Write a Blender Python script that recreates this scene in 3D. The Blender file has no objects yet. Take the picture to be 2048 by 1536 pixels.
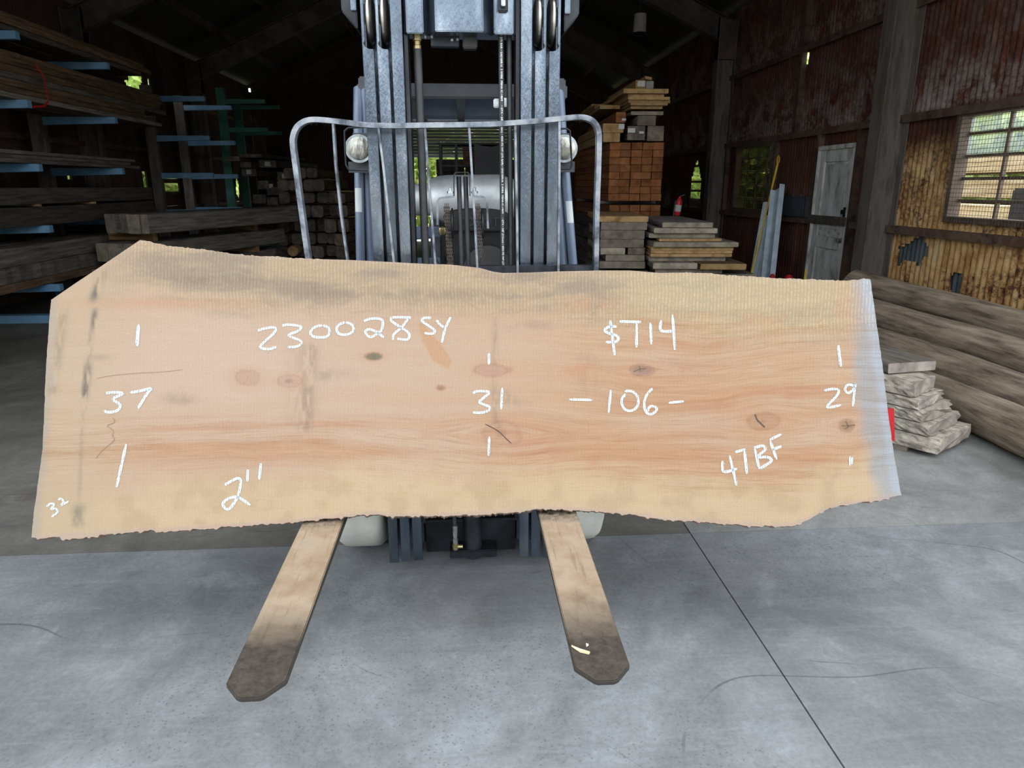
import bpy, math, random
import numpy as np
from math import sin, cos, pi, radians, atan2, sqrt, exp
from mathutils import Vector, Matrix, Euler

random.seed(7); rng = np.random.default_rng(7)
SC = bpy.context.scene
COL = SC.collection

# ---------------------------------------------------------------- camera, sky, sun, exposure
CAM_H = 1.52; FPX = 1400.0; PITCH = radians(15.8); YAW = radians(3.9)
cam_d = bpy.data.cameras.new('camera'); cam = bpy.data.objects.new('camera', cam_d); COL.objects.link(cam)
cam_d.sensor_width = 36.0; cam_d.lens = FPX / 2048 * 36.0; cam_d.clip_end = 300
cam.location = (0, 0, CAM_H); cam.rotation_euler = (pi / 2 - PITCH, 0, -YAW)
SC.camera = cam
W = bpy.data.worlds.new('sky'); SC.world = W; W.use_nodes = True
wn = W.node_tree.nodes; wl = W.node_tree.links
bgn = wn['Background']; bgn.inputs[0].default_value = (0.91, 0.955, 1.0, 1); bgn.inputs[1].default_value = 1.0
sun_d = bpy.data.lights.new('sun', 'SUN'); sun_d.energy = 5.0; sun_d.angle = radians(1.0); sun_d.color = (1.0, 0.93, 0.82)
sun = bpy.data.objects.new('sun', sun_d); COL.objects.link(sun)
sun.location = (2, 30, 30)
sun.rotation_euler = Vector((0.12, -0.60, -0.80)).to_track_quat('-Z', 'Y').to_euler()
SC.view_settings.view_transform = 'Standard'; SC.view_settings.look = 'None'
SC.view_settings.gamma = 1.0; SC.view_settings.use_curve_mapping = False
SC.view_settings.exposure = 2.05

# ---------------------------------------------------------------- helpers: surveying the photo into metres
_fw = Vector((sin(YAW) * cos(PITCH), cos(YAW) * cos(PITCH), -sin(PITCH)))
_rt = Vector((cos(YAW), -sin(YAW), 0)); _up = _rt.cross(_fw); _C = Vector((0, 0, CAM_H))
def ray(x, y): return _fw + _rt * ((x - 1024) / FPX) - _up * ((y - 768) / FPX)
def atY(x, y, Y): d = ray(x, y); return _C + d * (Y / d.y)
def atX(x, y, X): d = ray(x, y); return _C + d * (X / d.x)
def atZ(x, y, Z): d = ray(x, y); return _C + d * ((Z - CAM_H) / d.z)

# ---------------------------------------------------------------- helpers: materials
def srgb(r, g, b):
    f = lambda c: (c / 12.92) if c <= 0.04045 else ((c + 0.055) / 1.055) ** 2.4
    return (f(r / 255), f(g / 255), f(b / 255), 1)
class NT:
    def __init__(s, name):
        s.m = bpy.data.materials.new(name); s.m.use_nodes = True
        s.n = s.m.node_tree.nodes; s.l = s.m.node_tree.links; s.b = s.n['Principled BSDF']
    def node(s, t, **kw):
        n = s.n.new(t)
        for k, v in kw.items(): setattr(n, k, v)
        return n
    def link(s, a, b): s.l.new(a, b)
    def noise(s, vec, scale, detail=5, rough=.6, dist=0):
        n = s.node('ShaderNodeTexNoise'); n.inputs['Scale'].default_value = scale
        n.inputs['Detail'].default_value = detail; n.inputs['Roughness'].default_value = rough
        n.inputs['Distortion'].default_value = dist
        if vec is not None: s.link(vec, n.inputs['Vector'])
        return n.outputs['Fac']
    def ramp(s, fac, stops, interp='LINEAR'):
        n = s.node('ShaderNodeValToRGB'); n.color_ramp.interpolation = interp
        e = n.color_ramp.elements
        while len(e) < len(stops): e.new(0.5)
        for i, (p, c) in enumerate(stops):
            e[i].position = p; e[i].color = c if len(c) == 4 else (*c, 1)
        s.link(fac, n.inputs['Fac']); return n.outputs['Color']
    def mix(s, fac, a, b, mode='MIX'):
        n = s.node('ShaderNodeMix', data_type='RGBA', blend_type=mode)
        for sock, v in ((n.inputs[0], fac), (n.inputs[6], a), (n.inputs[7], b)):
            if hasattr(v, 'default_value'): s.link(v, sock)
            elif isinstance(v, (int, float)): sock.default_value = v
            else: sock.default_value = v if len(v) == 4 else (*v, 1)
        return n.outputs[2]
    def math(s, op, a, b=0.0, clamp=False):
        n = s.node('ShaderNodeMath', operation=op); n.use_clamp = clamp
        for i, v in enumerate((a, b)):
            if hasattr(v, 'default_value'): s.link(v, n.inputs[i])
            else: n.inputs[i].default_value = v
        return n.outputs[0]
    def mapv(s, vec, scale=(1, 1, 1), rot=(0, 0, 0), loc=(0, 0, 0)):
        n = s.node('ShaderNodeMapping'); n.inputs['Scale'].default_value = scale
        n.inputs['Rotation'].default_value = rot; n.inputs['Location'].default_value = loc
        s.link(vec, n.inputs['Vector']); return n.outputs[0]
    def objvec(s):
        tc = s.node('ShaderNodeTexCoord'); oi = s.node('ShaderNodeObjectInfo')
        sc = s.math('MULTIPLY', oi.outputs['Random'], 37.0)
        v = s.node('ShaderNodeVectorMath', operation='ADD'); s.link(tc.outputs['Object'], v.inputs[0])
        c = s.node('ShaderNodeCombineXYZ')
        for i in range(3): s.link(sc, c.inputs[i])
        s.link(c.outputs[0], v.inputs[1]); s.rand = oi.outputs['Random']
        return v.outputs[0]
    def pos(s): return s.node('ShaderNodeNewGeometry').outputs['Position']
    def bump(s, h, strength=.3, dist=.01):
        n = s.node('ShaderNodeBump'); n.inputs['Strength'].default_value = strength; n.inputs['Distance'].default_value = dist
        s.link(h, n.inputs['Height']); s.link(n.outputs[0], s.b.inputs['Normal'])
    def out(s, col, rough=.7, metal=0.0, spec=None):
        if hasattr(col, 'default_value') and hasattr(col, 'links'): s.link(col, s.b.inputs['Base Color'])
        else: s.b.inputs['Base Color'].default_value = col if len(col) == 4 else (*col, 1)
        if hasattr(rough, 'links'): s.link(rough, s.b.inputs['Roughness'])
        else: s.b.inputs['Roughness'].default_value = rough
        s.b.inputs['Metallic'].default_value = metal
        if spec is not None: s.b.inputs['Specular IOR Level'].default_value = spec
        return s.m

def noisy(name, c1, c2, c3=None, scale=5, stretch=(1, 1, 1), rough=.75, metal=0., bump=.2, bscale=40, vary=.25, spec=None, lo=.35, hi=.65, world=False):
    t = NT(name); v = t.pos() if world else t.objvec()
    vs = t.mapv(v, stretch)
    f = t.noise(vs, scale, 6, .62)
    st = [(lo, c1), (hi, c2)] if c3 is None else [(lo, c1), ((lo + hi) / 2, c2), (hi, c3)]
    c = t.ramp(f, st)
    if vary and not world:
        k = t.math('MULTIPLY_ADD', t.rand, vary * 2); k.node.inputs[2].default_value = 1 - vary
        g = t.node('ShaderNodeCombineXYZ')
        for i in range(3): t.link(k, g.inputs[i])
        c = t.mix(1.0, c, g.outputs[0], 'MULTIPLY')
    if bump: t.bump(t.noise(vs, bscale, 4, .6), bump, .006)
    return t.out(c, rough, metal, spec)

MAT = {}
MAT['steel_col'] = noisy('weathered_column_steel', srgb(64, 55, 49), srgb(106, 100, 94), srgb(80, 68, 57), 2.2, (3, 3, .5), .7, .1, .15)
MAT['girt'] = noisy('rusty_girt_steel', srgb(48, 32, 26), srgb(92, 74, 62), srgb(70, 46, 34), 4, (1, 1, 1), .8, .1, .3)
MAT['roofsteel'] = noisy('dark_roof_steel', srgb(51, 45, 42), srgb(84, 73, 67), None, 3, (1, 1, 1), .8, .1, .15)
MAT['mast'] = noisy('worn_blue_black_mast_paint', srgb(67, 75, 84), srgb(94, 104, 115), srgb(143, 151, 160), 11, (1, 1, .3), .24, .85, .3, 160, 0.04, lo=.3, hi=.8)
MAT['darkmast'] = noisy('dark_mast_steel', srgb(20, 22, 26), srgb(44, 48, 54), srgb(70, 74, 80), 12, (1, 1, .5), .45, .5, .15, 80, .1, lo=.35, hi=.85)
MAT['rack_bar'] = noisy('worn_backrest_steel', srgb(61, 66, 73), srgb(112, 119, 128), srgb(140, 144, 147), 14, (1, 1, 1), .42, .6, .15, 120, .05)
MAT['bare'] = noisy('bare_roller_steel', srgb(150, 145, 135), srgb(200, 196, 188), None, 20, (1, 1, 1), .3, .9, .1, 150, .05)
MAT['rubber'] = noisy('black_rubber_and_gap_shade', srgb(28, 30, 32), srgb(45, 48, 50), None, 20, (1, 1, 1), .55, 0, .1, 150, .05)
MAT['grease'] = noisy('greasy_chain_steel', srgb(34, 31, 29), srgb(78, 70, 64), srgb(58, 50, 44), 30, (1, 1, 1), .5, .4, .3, 120, .05)
MAT['brass'] = noisy('brass_fitting', srgb(135, 123, 83), srgb(177, 165, 126), None, 30, (1, 1, 1), .35, .8, .05, 100, 0)
MAT['zinc'] = noisy('zinc_fitting', srgb(127, 136, 140), srgb(176, 183, 186), None, 30, (1, 1, 1), .3, .8, .05, 100, 0)
MAT['tank'] = noisy('dull_aluminium_tank', srgb(119, 126, 129), srgb(157, 162, 165), srgb(176, 179, 181), 5, (1, 1, 1), .38, .4, .1, 60, 0, lo=.3, hi=.7)
MAT['plastic'] = noisy('black_cowl_plastic', srgb(13, 14, 16), srgb(23, 25, 27), None, 25, (1, 1, 1), .5, 0, .1, 200, 0)
MAT['bodyblue'] = noisy('slate_blue_paint', srgb(72, 85, 106), srgb(88, 101, 120), None, 8, (1, 1, .3), .4, .1, .04, 80, .03)
MAT['bodygrey'] = noisy('dark_grey_paint', srgb(39, 44, 51), srgb(54, 59, 65), None, 8, (1, 1, 1), .45, .1, .05, 80, .03)
MAT['tyre'] = noisy('grey_non_marking_tyre', srgb(164, 164, 157), srgb(192, 192, 184), None, 6, (1, 1, 1), .75, 0, .1, 90, .02)
MAT['decal'] = noisy('white_decal', srgb(156, 165, 170), srgb(172, 180, 183), None, 10, (1, 1, 1), .6, 0, 0, 50, 0)
MAT['lens'] = noisy('ribbed_headlight_glass', srgb(110, 110, 103), srgb(176, 176, 169), None, 45, (1, 1, .3), .2, .6, .8, 60, 0)
MAT['print'] = noisy('white_hose_print', srgb(214, 220, 216), srgb(236, 240, 236), None, 40, (1, 1, 1), .6, 0, 0, 50, 0)
MAT['bluearm'] = noisy('blue_rack_paint', srgb(85, 126, 160), srgb(113, 152, 180), None, 3, (1, 1, 1), .5, .1, .08, 60, .06)
MAT['greenarm'] = noisy('green_rack_paint', srgb(25, 81, 68), srgb(41, 104, 88), None, 3, (1, 1, 1), .55, .1, .08, 60, .06)
MAT['galv'] = noisy('galvanised_channel', srgb(164, 182, 194), srgb(201, 215, 223), None, 6, (1, 1, 1), .5, .1, .05, 60, .04)
def wood(name, a, b, c, vary=.3, scale=2.2, bump=.35, rough=.85):
    return noisy(name, a, b, c, scale, (1, 14, 14), rough, 0, bump, 9, vary, .2, .3, .7)
MAT['w_brown'] = wood('rough_brown_lumber', srgb(58, 44, 34), srgb(98, 78, 60), srgb(124, 100, 78))
MAT['w_grey'] = wood('weathered_grey_lumber', srgb(63, 59, 55), srgb(99, 93, 86), srgb(126, 118, 109))
MAT['w_dark'] = wood('old_dark_timber', srgb(44, 40, 36), srgb(70, 64, 58), srgb(88, 80, 72))
MAT['w_tan'] = wood('fresh_tan_lumber', srgb(104, 80, 51), srgb(136, 109, 73), srgb(151, 127, 91))
MAT['w_orange'] = wood('orange_cedar_timber', srgb(85, 50, 26), srgb(111, 71, 42), srgb(124, 85, 54))
MAT['w_purple'] = wood('purplish_grey_board', srgb(75, 68, 70), srgb(106, 97, 97), srgb(125, 115, 114))
def endg(name, a, b, c, vary=.25): return noisy(name, a, b, c, 9, (1, 1, 1), .9, 0, .5, 60, vary, .2, .3, .7)
MAT['e_grey'] = endg('grey_end_grain', srgb(87, 82, 72), srgb(120, 112, 99), srgb(141, 131, 116))
MAT['e_tan'] = endg('tan_end_grain', srgb(110, 85, 54), srgb(146, 119, 81), srgb(157, 133, 98))
MAT['e_orange'] = endg('orange_end_grain', srgb(85, 49, 25), srgb(117, 74, 43), srgb(128, 89, 58))
MAT['e_dark'] = endg('dark_end_grain', srgb(64, 58, 52), srgb(92, 84, 76), srgb(112, 102, 92))
MAT['log'] = noisy('peeled_grey_log', srgb(70, 59, 50), srgb(128, 115, 100), srgb(164, 149, 130), 2.6, (1, 9, 9), .9, 0, .8, 12, .12, .2, .28, .72)
MAT['barky'] = noisy('grey_bark_edge', srgb(93, 87, 79), srgb(147, 139, 128), srgb(182, 175, 160), 14, (1, 2, 2), .95, 0, .7, 40, .08, .2, .3, .7)
MAT['sawn_grey'] = noisy('silvered_sawn_end', srgb(102, 94, 89), srgb(141, 132, 124), srgb(182, 173, 156), 7, (1, 1, 1), .9, 0, .7, 40, .08, .2, .3, .75)
MAT['paper'] = noisy('white_paper_tag', srgb(159, 159, 154), srgb(180, 180, 175), None, 12, (1, 1, 1), .8, 0, 0, 50, .05)
MAT['red'] = noisy('red_plastic', srgb(154, 19, 22), srgb(186, 30, 33), None, 8, (1, 1, 1), .5, 0, .03, 50, .05)
MAT['yellow'] = noisy('yellow_plastic', srgb(190, 150, 30), srgb(220, 186, 52), None, 8, (1, 1, 1), .5, 0, .03, 50, .05)
MAT['winframe'] = noisy('brown_window_steel', srgb(78, 66, 58), srgb(110, 96, 84), None, 6, (1, 1, 1), .7, .2, .2)
MAT['wire'] = noisy('dark_rusty_wire', srgb(70, 58, 46), srgb(96, 82, 66), None, 30, (1, 1, 1), .7, .3, 0, 50, 0)
MAT['leaf'] = noisy('bright_leaf', srgb(135, 172, 72), srgb(177, 201, 108), srgb(205, 217, 154), 3, (1, 1, 1), .6, 0, 0, 50, .1)
MAT['bark'] = noisy('tree_bark', srgb(80, 66, 52), srgb(112, 96, 80), None, 8, (1, 1, .3), .9, 0, .5)
MAT['pale_lumber'] = wood('sun_bleached_lumber', srgb(160, 140, 100), srgb(206, 192, 156), srgb(222, 212, 186), .2)
MAT['cloth'] = noisy('grey_fabric', srgb(120, 120, 116), srgb(156, 156, 150), None, 4, (1, 1, .3), .9, 0, .2)
def glass():
    t = NT('dusty_window_glass')
    tr = t.node('ShaderNodeBsdfTransparent'); tr.inputs[0].default_value = (.92, .96, .94, 1)
    gl = t.node('ShaderNodeBsdfGlossy'); gl.inputs['Roughness'].default_value = .15; gl.inputs[0].default_value = (.8, .85, .85, 1)
    df = t.node('ShaderNodeBsdfTranslucent'); df.inputs[0].default_value = (.75, .85, .84, 1)
    f = t.noise(t.pos(), 6, 5, .7)
    m1 = t.node('ShaderNodeMixShader'); t.link(t.math('MULTIPLY', f, .3), m1.inputs[0]); t.link(tr.outputs[0], m1.inputs[1]); t.link(df.outputs[0], m1.inputs[2])
    m2 = t.node('ShaderNodeMixShader'); m2.inputs[0].default_value = .06; t.link(m1.outputs[0], m2.inputs[1]); t.link(gl.outputs[0], m2.inputs[2])
    t.link(m2.outputs[0], t.n['Material Output'].inputs['Surface']); return t.m
MAT['glass'] = glass()
def dimmed_glass():  # dimness of the view outside is put into the glass tint
    t = NT('dimmed_window_glass'); tr = t.node('ShaderNodeBsdfTransparent'); t.link(t.ramp(t.noise(t.pos(), 7, 5, .7), [(.35, (.10, .10, .06)), (.7, (.5, .5, .36))]), tr.inputs[0])
    gl = t.node('ShaderNodeBsdfGlossy'); gl.inputs['Roughness'].default_value = .3; gl.inputs[0].default_value = (.3, .3, .28, 1)
    m = t.node('ShaderNodeMixShader'); m.inputs[0].default_value = .06; t.link(tr.outputs[0], m.inputs[1]); t.link(gl.outputs[0], m.inputs[2]); t.link(m.outputs[0], t.n['Material Output'].inputs['Surface']); return t.m
MAT['dimmed_glass'] = dimmed_glass()

# ---------------------------------------------------------------- helpers: meshes
class MB:
    def __init__(s): s.v = []; s.f = []; s.mi = []
    def add(s, vs, fs, m=0):
        o = len(s.v); s.v += [tuple(p) for p in vs]; s.f += [tuple(i + o for i in f) for f in fs]; s.mi += [m] * len(fs); return s
    def box(s, c, size, R=None, m=0):
        hx, hy, hz = (size[0] / 2, size[1] / 2, size[2] / 2)
        P = [Vector((x, y, z)) for x in (-hx, hx) for y in (-hy, hy) for z in (-hz, hz)]
        if R is not None: P = [R @ p for p in P]
        c = Vector(c); P = [p + c for p in P]
        return s.add(P, [(0, 1, 3, 2), (4, 6, 7, 5), (0, 4, 5, 1), (2, 3, 7, 6), (0, 2, 6, 4), (1, 5, 7, 3)], m)
    def b2(s, lo, hi, m=0):
        return s.box([(a + b) / 2 for a, b in zip(lo, hi)], [b - a for a, b in zip(lo, hi)], None, m)
    def beam(s, p0, p1, w, h, upv=(0, 0, 1), m=0):
        p0, p1 = Vector(p0), Vector(p1); d = (p1 - p0); L = d.length; d.normalize()
        u = Vector(upv)
        if abs(d.dot(u)) > .98: u = Vector((0, 1, 0))
        sx = d.cross(u).normalized(); u = sx.cross(d)
        R = Matrix((d, sx, u)).transposed()
        return s.box((p0 + p1) / 2, (L, w, h), R, m)
    def tube(s, pts, r, n=10, cap=True, m=0, sq=None, upv=None):
        pts = [Vector(p) for p in pts]; N = len(pts); rings = []
        prev = None
        for i, p in enumerate(pts):
            if i == 0: d = pts[1] - p
            elif i == N - 1: d = p - pts[-2]
            else: d = (pts[i + 1] - p).normalized() + (p - pts[i - 1]).normalized()
            d.normalize()
            if prev is None:
                a = Vector(upv) if upv is not None else (Vector((0, 0, 1)) if abs(d.z) < .9 else Vector((0, 1, 0)))
            else: a = prev
            a = (a - d * a.dot(d)).normalized(); prev = a; b = d.cross(a)
            ri = r[i] if isinstance(r, (list, tuple)) else r
            if sq: ring = [p + a * (x * sq[0] / 2) + b * (y * sq[1] / 2) for x, y in ((1, 1), (-1, 1), (-1, -1), (1, -1))]
            else: ring = [p + (a * cos(2 * pi * k / n) + b * sin(2 * pi * k / n)) * ri for k in range(n)]
            rings.append(ring)
        n = len(rings[0]); V = [q for rg in rings for q in rg]; Fc = []
        for i in range(N - 1):
            for k in range(n): Fc.append((i * n + k, i * n + (k + 1) % n, (i + 1) * n + (k + 1) % n, (i + 1) * n + k))
        if cap: Fc.append(tuple(range(n - 1, -1, -1))); Fc.append(tuple((N - 1) * n + k for k in range(n)))
        return s.add(V, Fc, m)
    def cyl(s, p0, p1, r, n=24, m=0): return s.tube([p0, p1], r, n, True, m)
    def lathe(s, c, axis, prof, n=28, m=0):
        ax = Vector(axis).normalized(); a = Vector((0, 0, 1)) if abs(ax.z) < .9 else Vector((1, 0, 0))
        a = (a - ax * a.dot(ax)).normalized(); b = ax.cross(a); c = Vector(c)
        V = []; Fc = []
        for (h, r) in prof:
            for k in range(n): V.append(c + ax * h + (a * cos(2 * pi * k / n) + b * sin(2 * pi * k / n)) * max(r, 1e-4))
        for i in range(len(prof) - 1):
            for k in range(n): Fc.append((i * n + k, i * n + (k + 1) % n, (i + 1) * n + (k + 1) % n, (i + 1) * n + k))
        Fc.append(tuple(range(n - 1, -1, -1))); Fc.append(tuple((len(prof) - 1) * n + k for k in range(n)))
        return s.add(V, Fc, m)
    def prism(s, poly, ext, m=0):
        ext = Vector(ext); P = [Vector(p) for p in poly]; n = len(P)
        V = P + [p + ext for p in P]
        Fc = [tuple(range(n)), tuple(range(2 * n - 1, n - 1, -1))] + [(i, i + n, (i + 1) % n + n, (i + 1) % n) for i in range(n)]
        return s.add(V, Fc, m)
    def obj(s, name, mats, parent=None, smooth=False, bevel=0):
        me = bpy.data.meshes.new(name); me.from_pydata(s.v, [], s.f); me.update()
        return mobj(name, me, mats, parent, smooth, s.mi, bevel)
def mobj(name, me, mats, parent=None, smooth=False, mi=None, bevel=0):
    if not isinstance(mats, (list, tuple)): mats = [mats]
    for m in mats: me.materials.append(MAT[m] if isinstance(m, str) else m)
    if mi is not None and len(mats) > 1: me.polygons.foreach_set('material_index', mi)
    import bmesh
    bm = bmesh.new(); bm.from_mesh(me); bmesh.ops.recalc_face_normals(bm, faces=bm.faces)
    if bevel: bmesh.ops.bevel(bm, geom=bm.edges[:], offset=bevel, segments=2, affect='EDGES', clamp_overlap=True)
    bm.to_mesh(me); bm.free()
    if smooth:
        me.polygons.foreach_set('use_smooth', [True] * len(me.polygons))
        me.set_sharp_from_angle(angle=radians(40))
    o = bpy.data.objects.new(name, me); COL.objects.link(o)
    if parent is not None:
        o.parent = parent; o.matrix_parent_inverse = PINV.get(parent.name, parent.matrix_basis.inverted())
    return o
PINV = {}
def tag(o, label, cat=None, group=None, kind=None):
    if label: o['label'] = label
    if cat: o['category'] = cat
    if group: o['group'] = group
    if kind: o['kind'] = kind
    return o
def empty(name, loc=(0, 0, 0), label=None, cat=None, group=None, kind=None):
    o = bpy.data.objects.new(name, None); COL.objects.link(o); o.location = loc
    PINV[o.name] = Matrix.Translation(Vector(loc)).inverted()
    return tag(o, label, cat, group, kind)
ORD = ['top', 'second', 'third', 'fourth', 'fifth', 'sixth', 'seventh', 'eighth', 'ninth', 'tenth', 'eleventh', 'twelfth', 'thirteenth', 'fourteenth']
CARD = ['first', 'second', 'third', 'fourth', 'fifth', 'sixth', 'seventh', 'eighth', 'ninth', 'tenth']

def plank_mesh(L, w, h, cham=.006, jit=.004, live=0.0, seed=0):
    """a sawn board along local X, centred; chamfered section, slightly uneven; material 1 on the ends"""
    r = random.Random(seed); n = max(3, min(9, int(L / .5)))
    if live: n = max(10, int(L / .12))
    V = []; Fc = []; mi = []
    c = min(cham, w * .2, h * .2)
    for i in range(n + 1):
        x = -L / 2 + L * i / n; dy = r.uniform(-jit, jit); dz = r.uniform(-jit, jit) * .4
        lw = r.uniform(-live, live); rw = r.uniform(-live, live)
        a, b = w / 2, h / 2
        for (y, z) in ((-a + c, -b), (a - c, -b), (a, -b + c), (a, b - c), (a - c, b), (-a + c, b), (-a, b - c), (-a, -b + c)):
            yy = y + dy + (rw if y > 0 else lw)
            V.append((x + (r.uniform(-.004, .004) if i in (0, n) else 0), yy, z + dz))
    for i in range(n):
        for k in range(8): Fc.append((i * 8 + k, i * 8 + (k + 1) % 8, (i + 1) * 8 + (k + 1) % 8, (i + 1) * 8 + k)); mi.append(0)
    Fc.append(tuple(range(7, -1, -1))); mi.append(1); Fc.append(tuple(n * 8 + k for k in range(8))); mi.append(1)
    me = bpy.data.meshes.new('plank'); me.from_pydata(V, [], Fc); me.update(); return me, mi
_pc = [0]
def plank(name, near, yaw, L, w, h, mats, label, cat='board', group=None, pitch=0, roll=0, live=0, jit=.004, cham=.006):
    """near = centre of the near end; yaw in degrees from +Y towards +X"""
    _pc[0] += 1
    me, mi = plank_mesh(L, w, h, cham, jit, live, _pc[0])
    o = mobj(name, me, list(mats), None, False, mi)
    a = radians(90 - yaw); d = Vector((cos(a) * cos(radians(pitch)), sin(a) * cos(radians(pitch)), sin(radians(pitch))))
    o.rotation_euler = Euler((radians(roll), -radians(pitch), a), 'XYZ')
    o.location = Vector(near) + d * (L / 2)
    return tag(o, label, cat, group)

# ================================================================ THE SETTING
XR, XL, YF, YB = 4.5, -6.05, 2.84, 22.2          # right wall, left wall, front (open door) and back of the shed
EAVE, SLOPE = 4.25, .45
XM = (XR + XL) / 2; RIDGE = EAVE + (XR - XM) * SLOPE
FRAMES = [2.95, 7.25, 12.2, 17.2, 22.0]

def concrete(name, base, dark, light, spots=.5):
    t = NT(name); p = t.pos()
    big = t.noise(p, .8, 6, .68, .6); mid = t.noise(p, 3.6, 7, .75, .5); fine = t.noise(p, 60, 4, .75); med = t.noise(p, 16, 5, .75)
    c = t.ramp(big, [(.32, dark), (.5, base), (.70, light)])
    c = t.mix(t.math('MULTIPLY', t.ramp(mid, [(.46, (0, 0, 0)), (.66, (1, 1, 1))]), .55), c, dark)
    c = t.mix(t.math('MULTIPLY', t.ramp(mid, [(.28, (1, 1, 1)), (.42, (0, 0, 0))]), .55), c, light)
    warm = t.ramp(t.noise(t.mapv(p, (1, 1, 1), loc=(7, 3, 1)), .9, 5, .65), [(.5, (0, 0, 0)), (.7, (1, 1, 1))])
    c = t.mix(t.math('MULTIPLY', warm, .4), c, t.mix(1.0, c, (1.0, .93, .86), 'MULTIPLY'))
    for rot, th, am in ((.5, 1.6, .22), (-.9, 1.2, .35), (.1, 2.2, .16)):          # drag and sweep marks
        st = t.noise(t.mapv(p, (.9, 9, 1), rot=(0, 0, rot)), th, 6, .72)
        c = t.mix(t.math('MULTIPLY', t.ramp(st, [(.54, (0, 0, 0)), (.70, (1, 1, 1))]), am), c, light if rot > 0 else dark)
    for k, (sc, of) in enumerate(((.55, 3.0), (.8, 11.0))):                         # thin tyre scuffs
        nn = t.noise(t.mapv(p, (1, 1, 1), loc=(of, of * 2, 0)), sc, 1.5, .4)
        ln = t.math('LESS_THAN', t.math('ABSOLUTE', t.math('SUBTRACT', nn, .5)), .0011)
        mk = t.ramp(t.noise(t.mapv(p, (1, 1, 1), loc=(of, 5, 2)), 1.4, 3, .6), [(.52, (0, 0, 0)), (.6, (1, 1, 1))])
        c = t.mix(t.math('MULTIPLY', t.math('MULTIPLY', ln, mk), .55), c, srgb(60, 62, 64))
    vo = t.node('ShaderNodeTexVoronoi'); vo.inputs['Scale'].default_value = 60; t.link(p, vo.inputs['Vector'])
    pit = t.math('LESS_THAN', vo.outputs['Distance'], .22)
    patch = t.ramp(t.noise(t.mapv(p, (1, 1, 1), loc=(2.3, 9, 0)), .8, 4, .6), [(.45, (0, 0, 0)), (.6, (1, 1, 1))])
    c = t.mix(t.math('MULTIPLY', t.math('MULTIPLY', pit, patch), spots), c, t.mix(1.0, c, (.5, .5, .5), 'MULTIPLY'))
    c = t.mix(t.ramp(fine, [(.4, (0, 0, 0)), (.7, (.6,) * 3)]), c, t.mix(1.0, c, (.66, .66, .66), 'MULTIPLY'))
    c = t.mix(t.ramp(med, [(.3, (.5,) * 3), (.48, (0, 0, 0))]), c, t.mix(1.0, c, (1.22, 1.22, 1.22), 'MULTIPLY'))
    t.bump(t.math('ADD', fine, t.math('MULTIPLY', mid, .6)), .25, .004)
    return t.out(c, t.ramp(big, [(.3, (.62,) * 3), (.7, (.8,) * 3)]), 0, .35)
MAT['apron'] = concrete('pale_worn_concrete', srgb(114, 117, 119), srgb(88, 91, 93), srgb(140, 145, 150), .6)
MAT['shopfloor'] = concrete('dirty_shop_concrete', srgb(124, 124, 122), srgb(96, 96, 94), srgb(146, 148, 148))
MAT['shopdark'] = concrete('darker_shop_concrete', srgb(95, 93, 89), srgb(69, 66, 63), srgb(120, 118, 111))  # darker tone for the left and middle floor panels
MAT['joint'] = noisy('dark_joint_filler', srgb(52, 50, 48), srgb(74, 72, 68), None, 20, rough=.9)
MAT['soil'] = noisy('yard_gravel', srgb(120, 114, 100), srgb(158, 150, 134), None, 8, rough=.95)

floor = empty('floor', (0, 0, 0), 'grey concrete floor and apron with straight joints', None, None, 'structure')
MB().b2((-9.2, -8.2, -.3), (10.2, YB + .2, -.02)).obj('joint_bed', 'joint', floor)
g = .0028
def panel(x0, x1, y0, y1, m): MB().b2((x0 + g, y0 + g, -.06), (x1 - g, y1 - g, 0)).obj('concrete_panel', m, floor)
xs = [-9, -3.6, 1.005, 5.6, 10]
for i in range(4):
    panel(xs[i], xs[i + 1], -8, -2.0, 'apron'); panel(xs[i], xs[i + 1], -2.0, 2.82, 'apron')
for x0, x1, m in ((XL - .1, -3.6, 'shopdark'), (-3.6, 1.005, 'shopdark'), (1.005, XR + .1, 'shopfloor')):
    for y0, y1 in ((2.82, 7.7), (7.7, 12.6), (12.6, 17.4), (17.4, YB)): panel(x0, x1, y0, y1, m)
gr = MB().add([(-70, -60, -.31), (70, -60, -.31), (70, 80, -.31), (-70, 80, -.31)], [(0, 1, 2, 3)]).obj('ground', 'soil')
tag(gr, 'gravel yard around the shed', None, None, 'structure')

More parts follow.
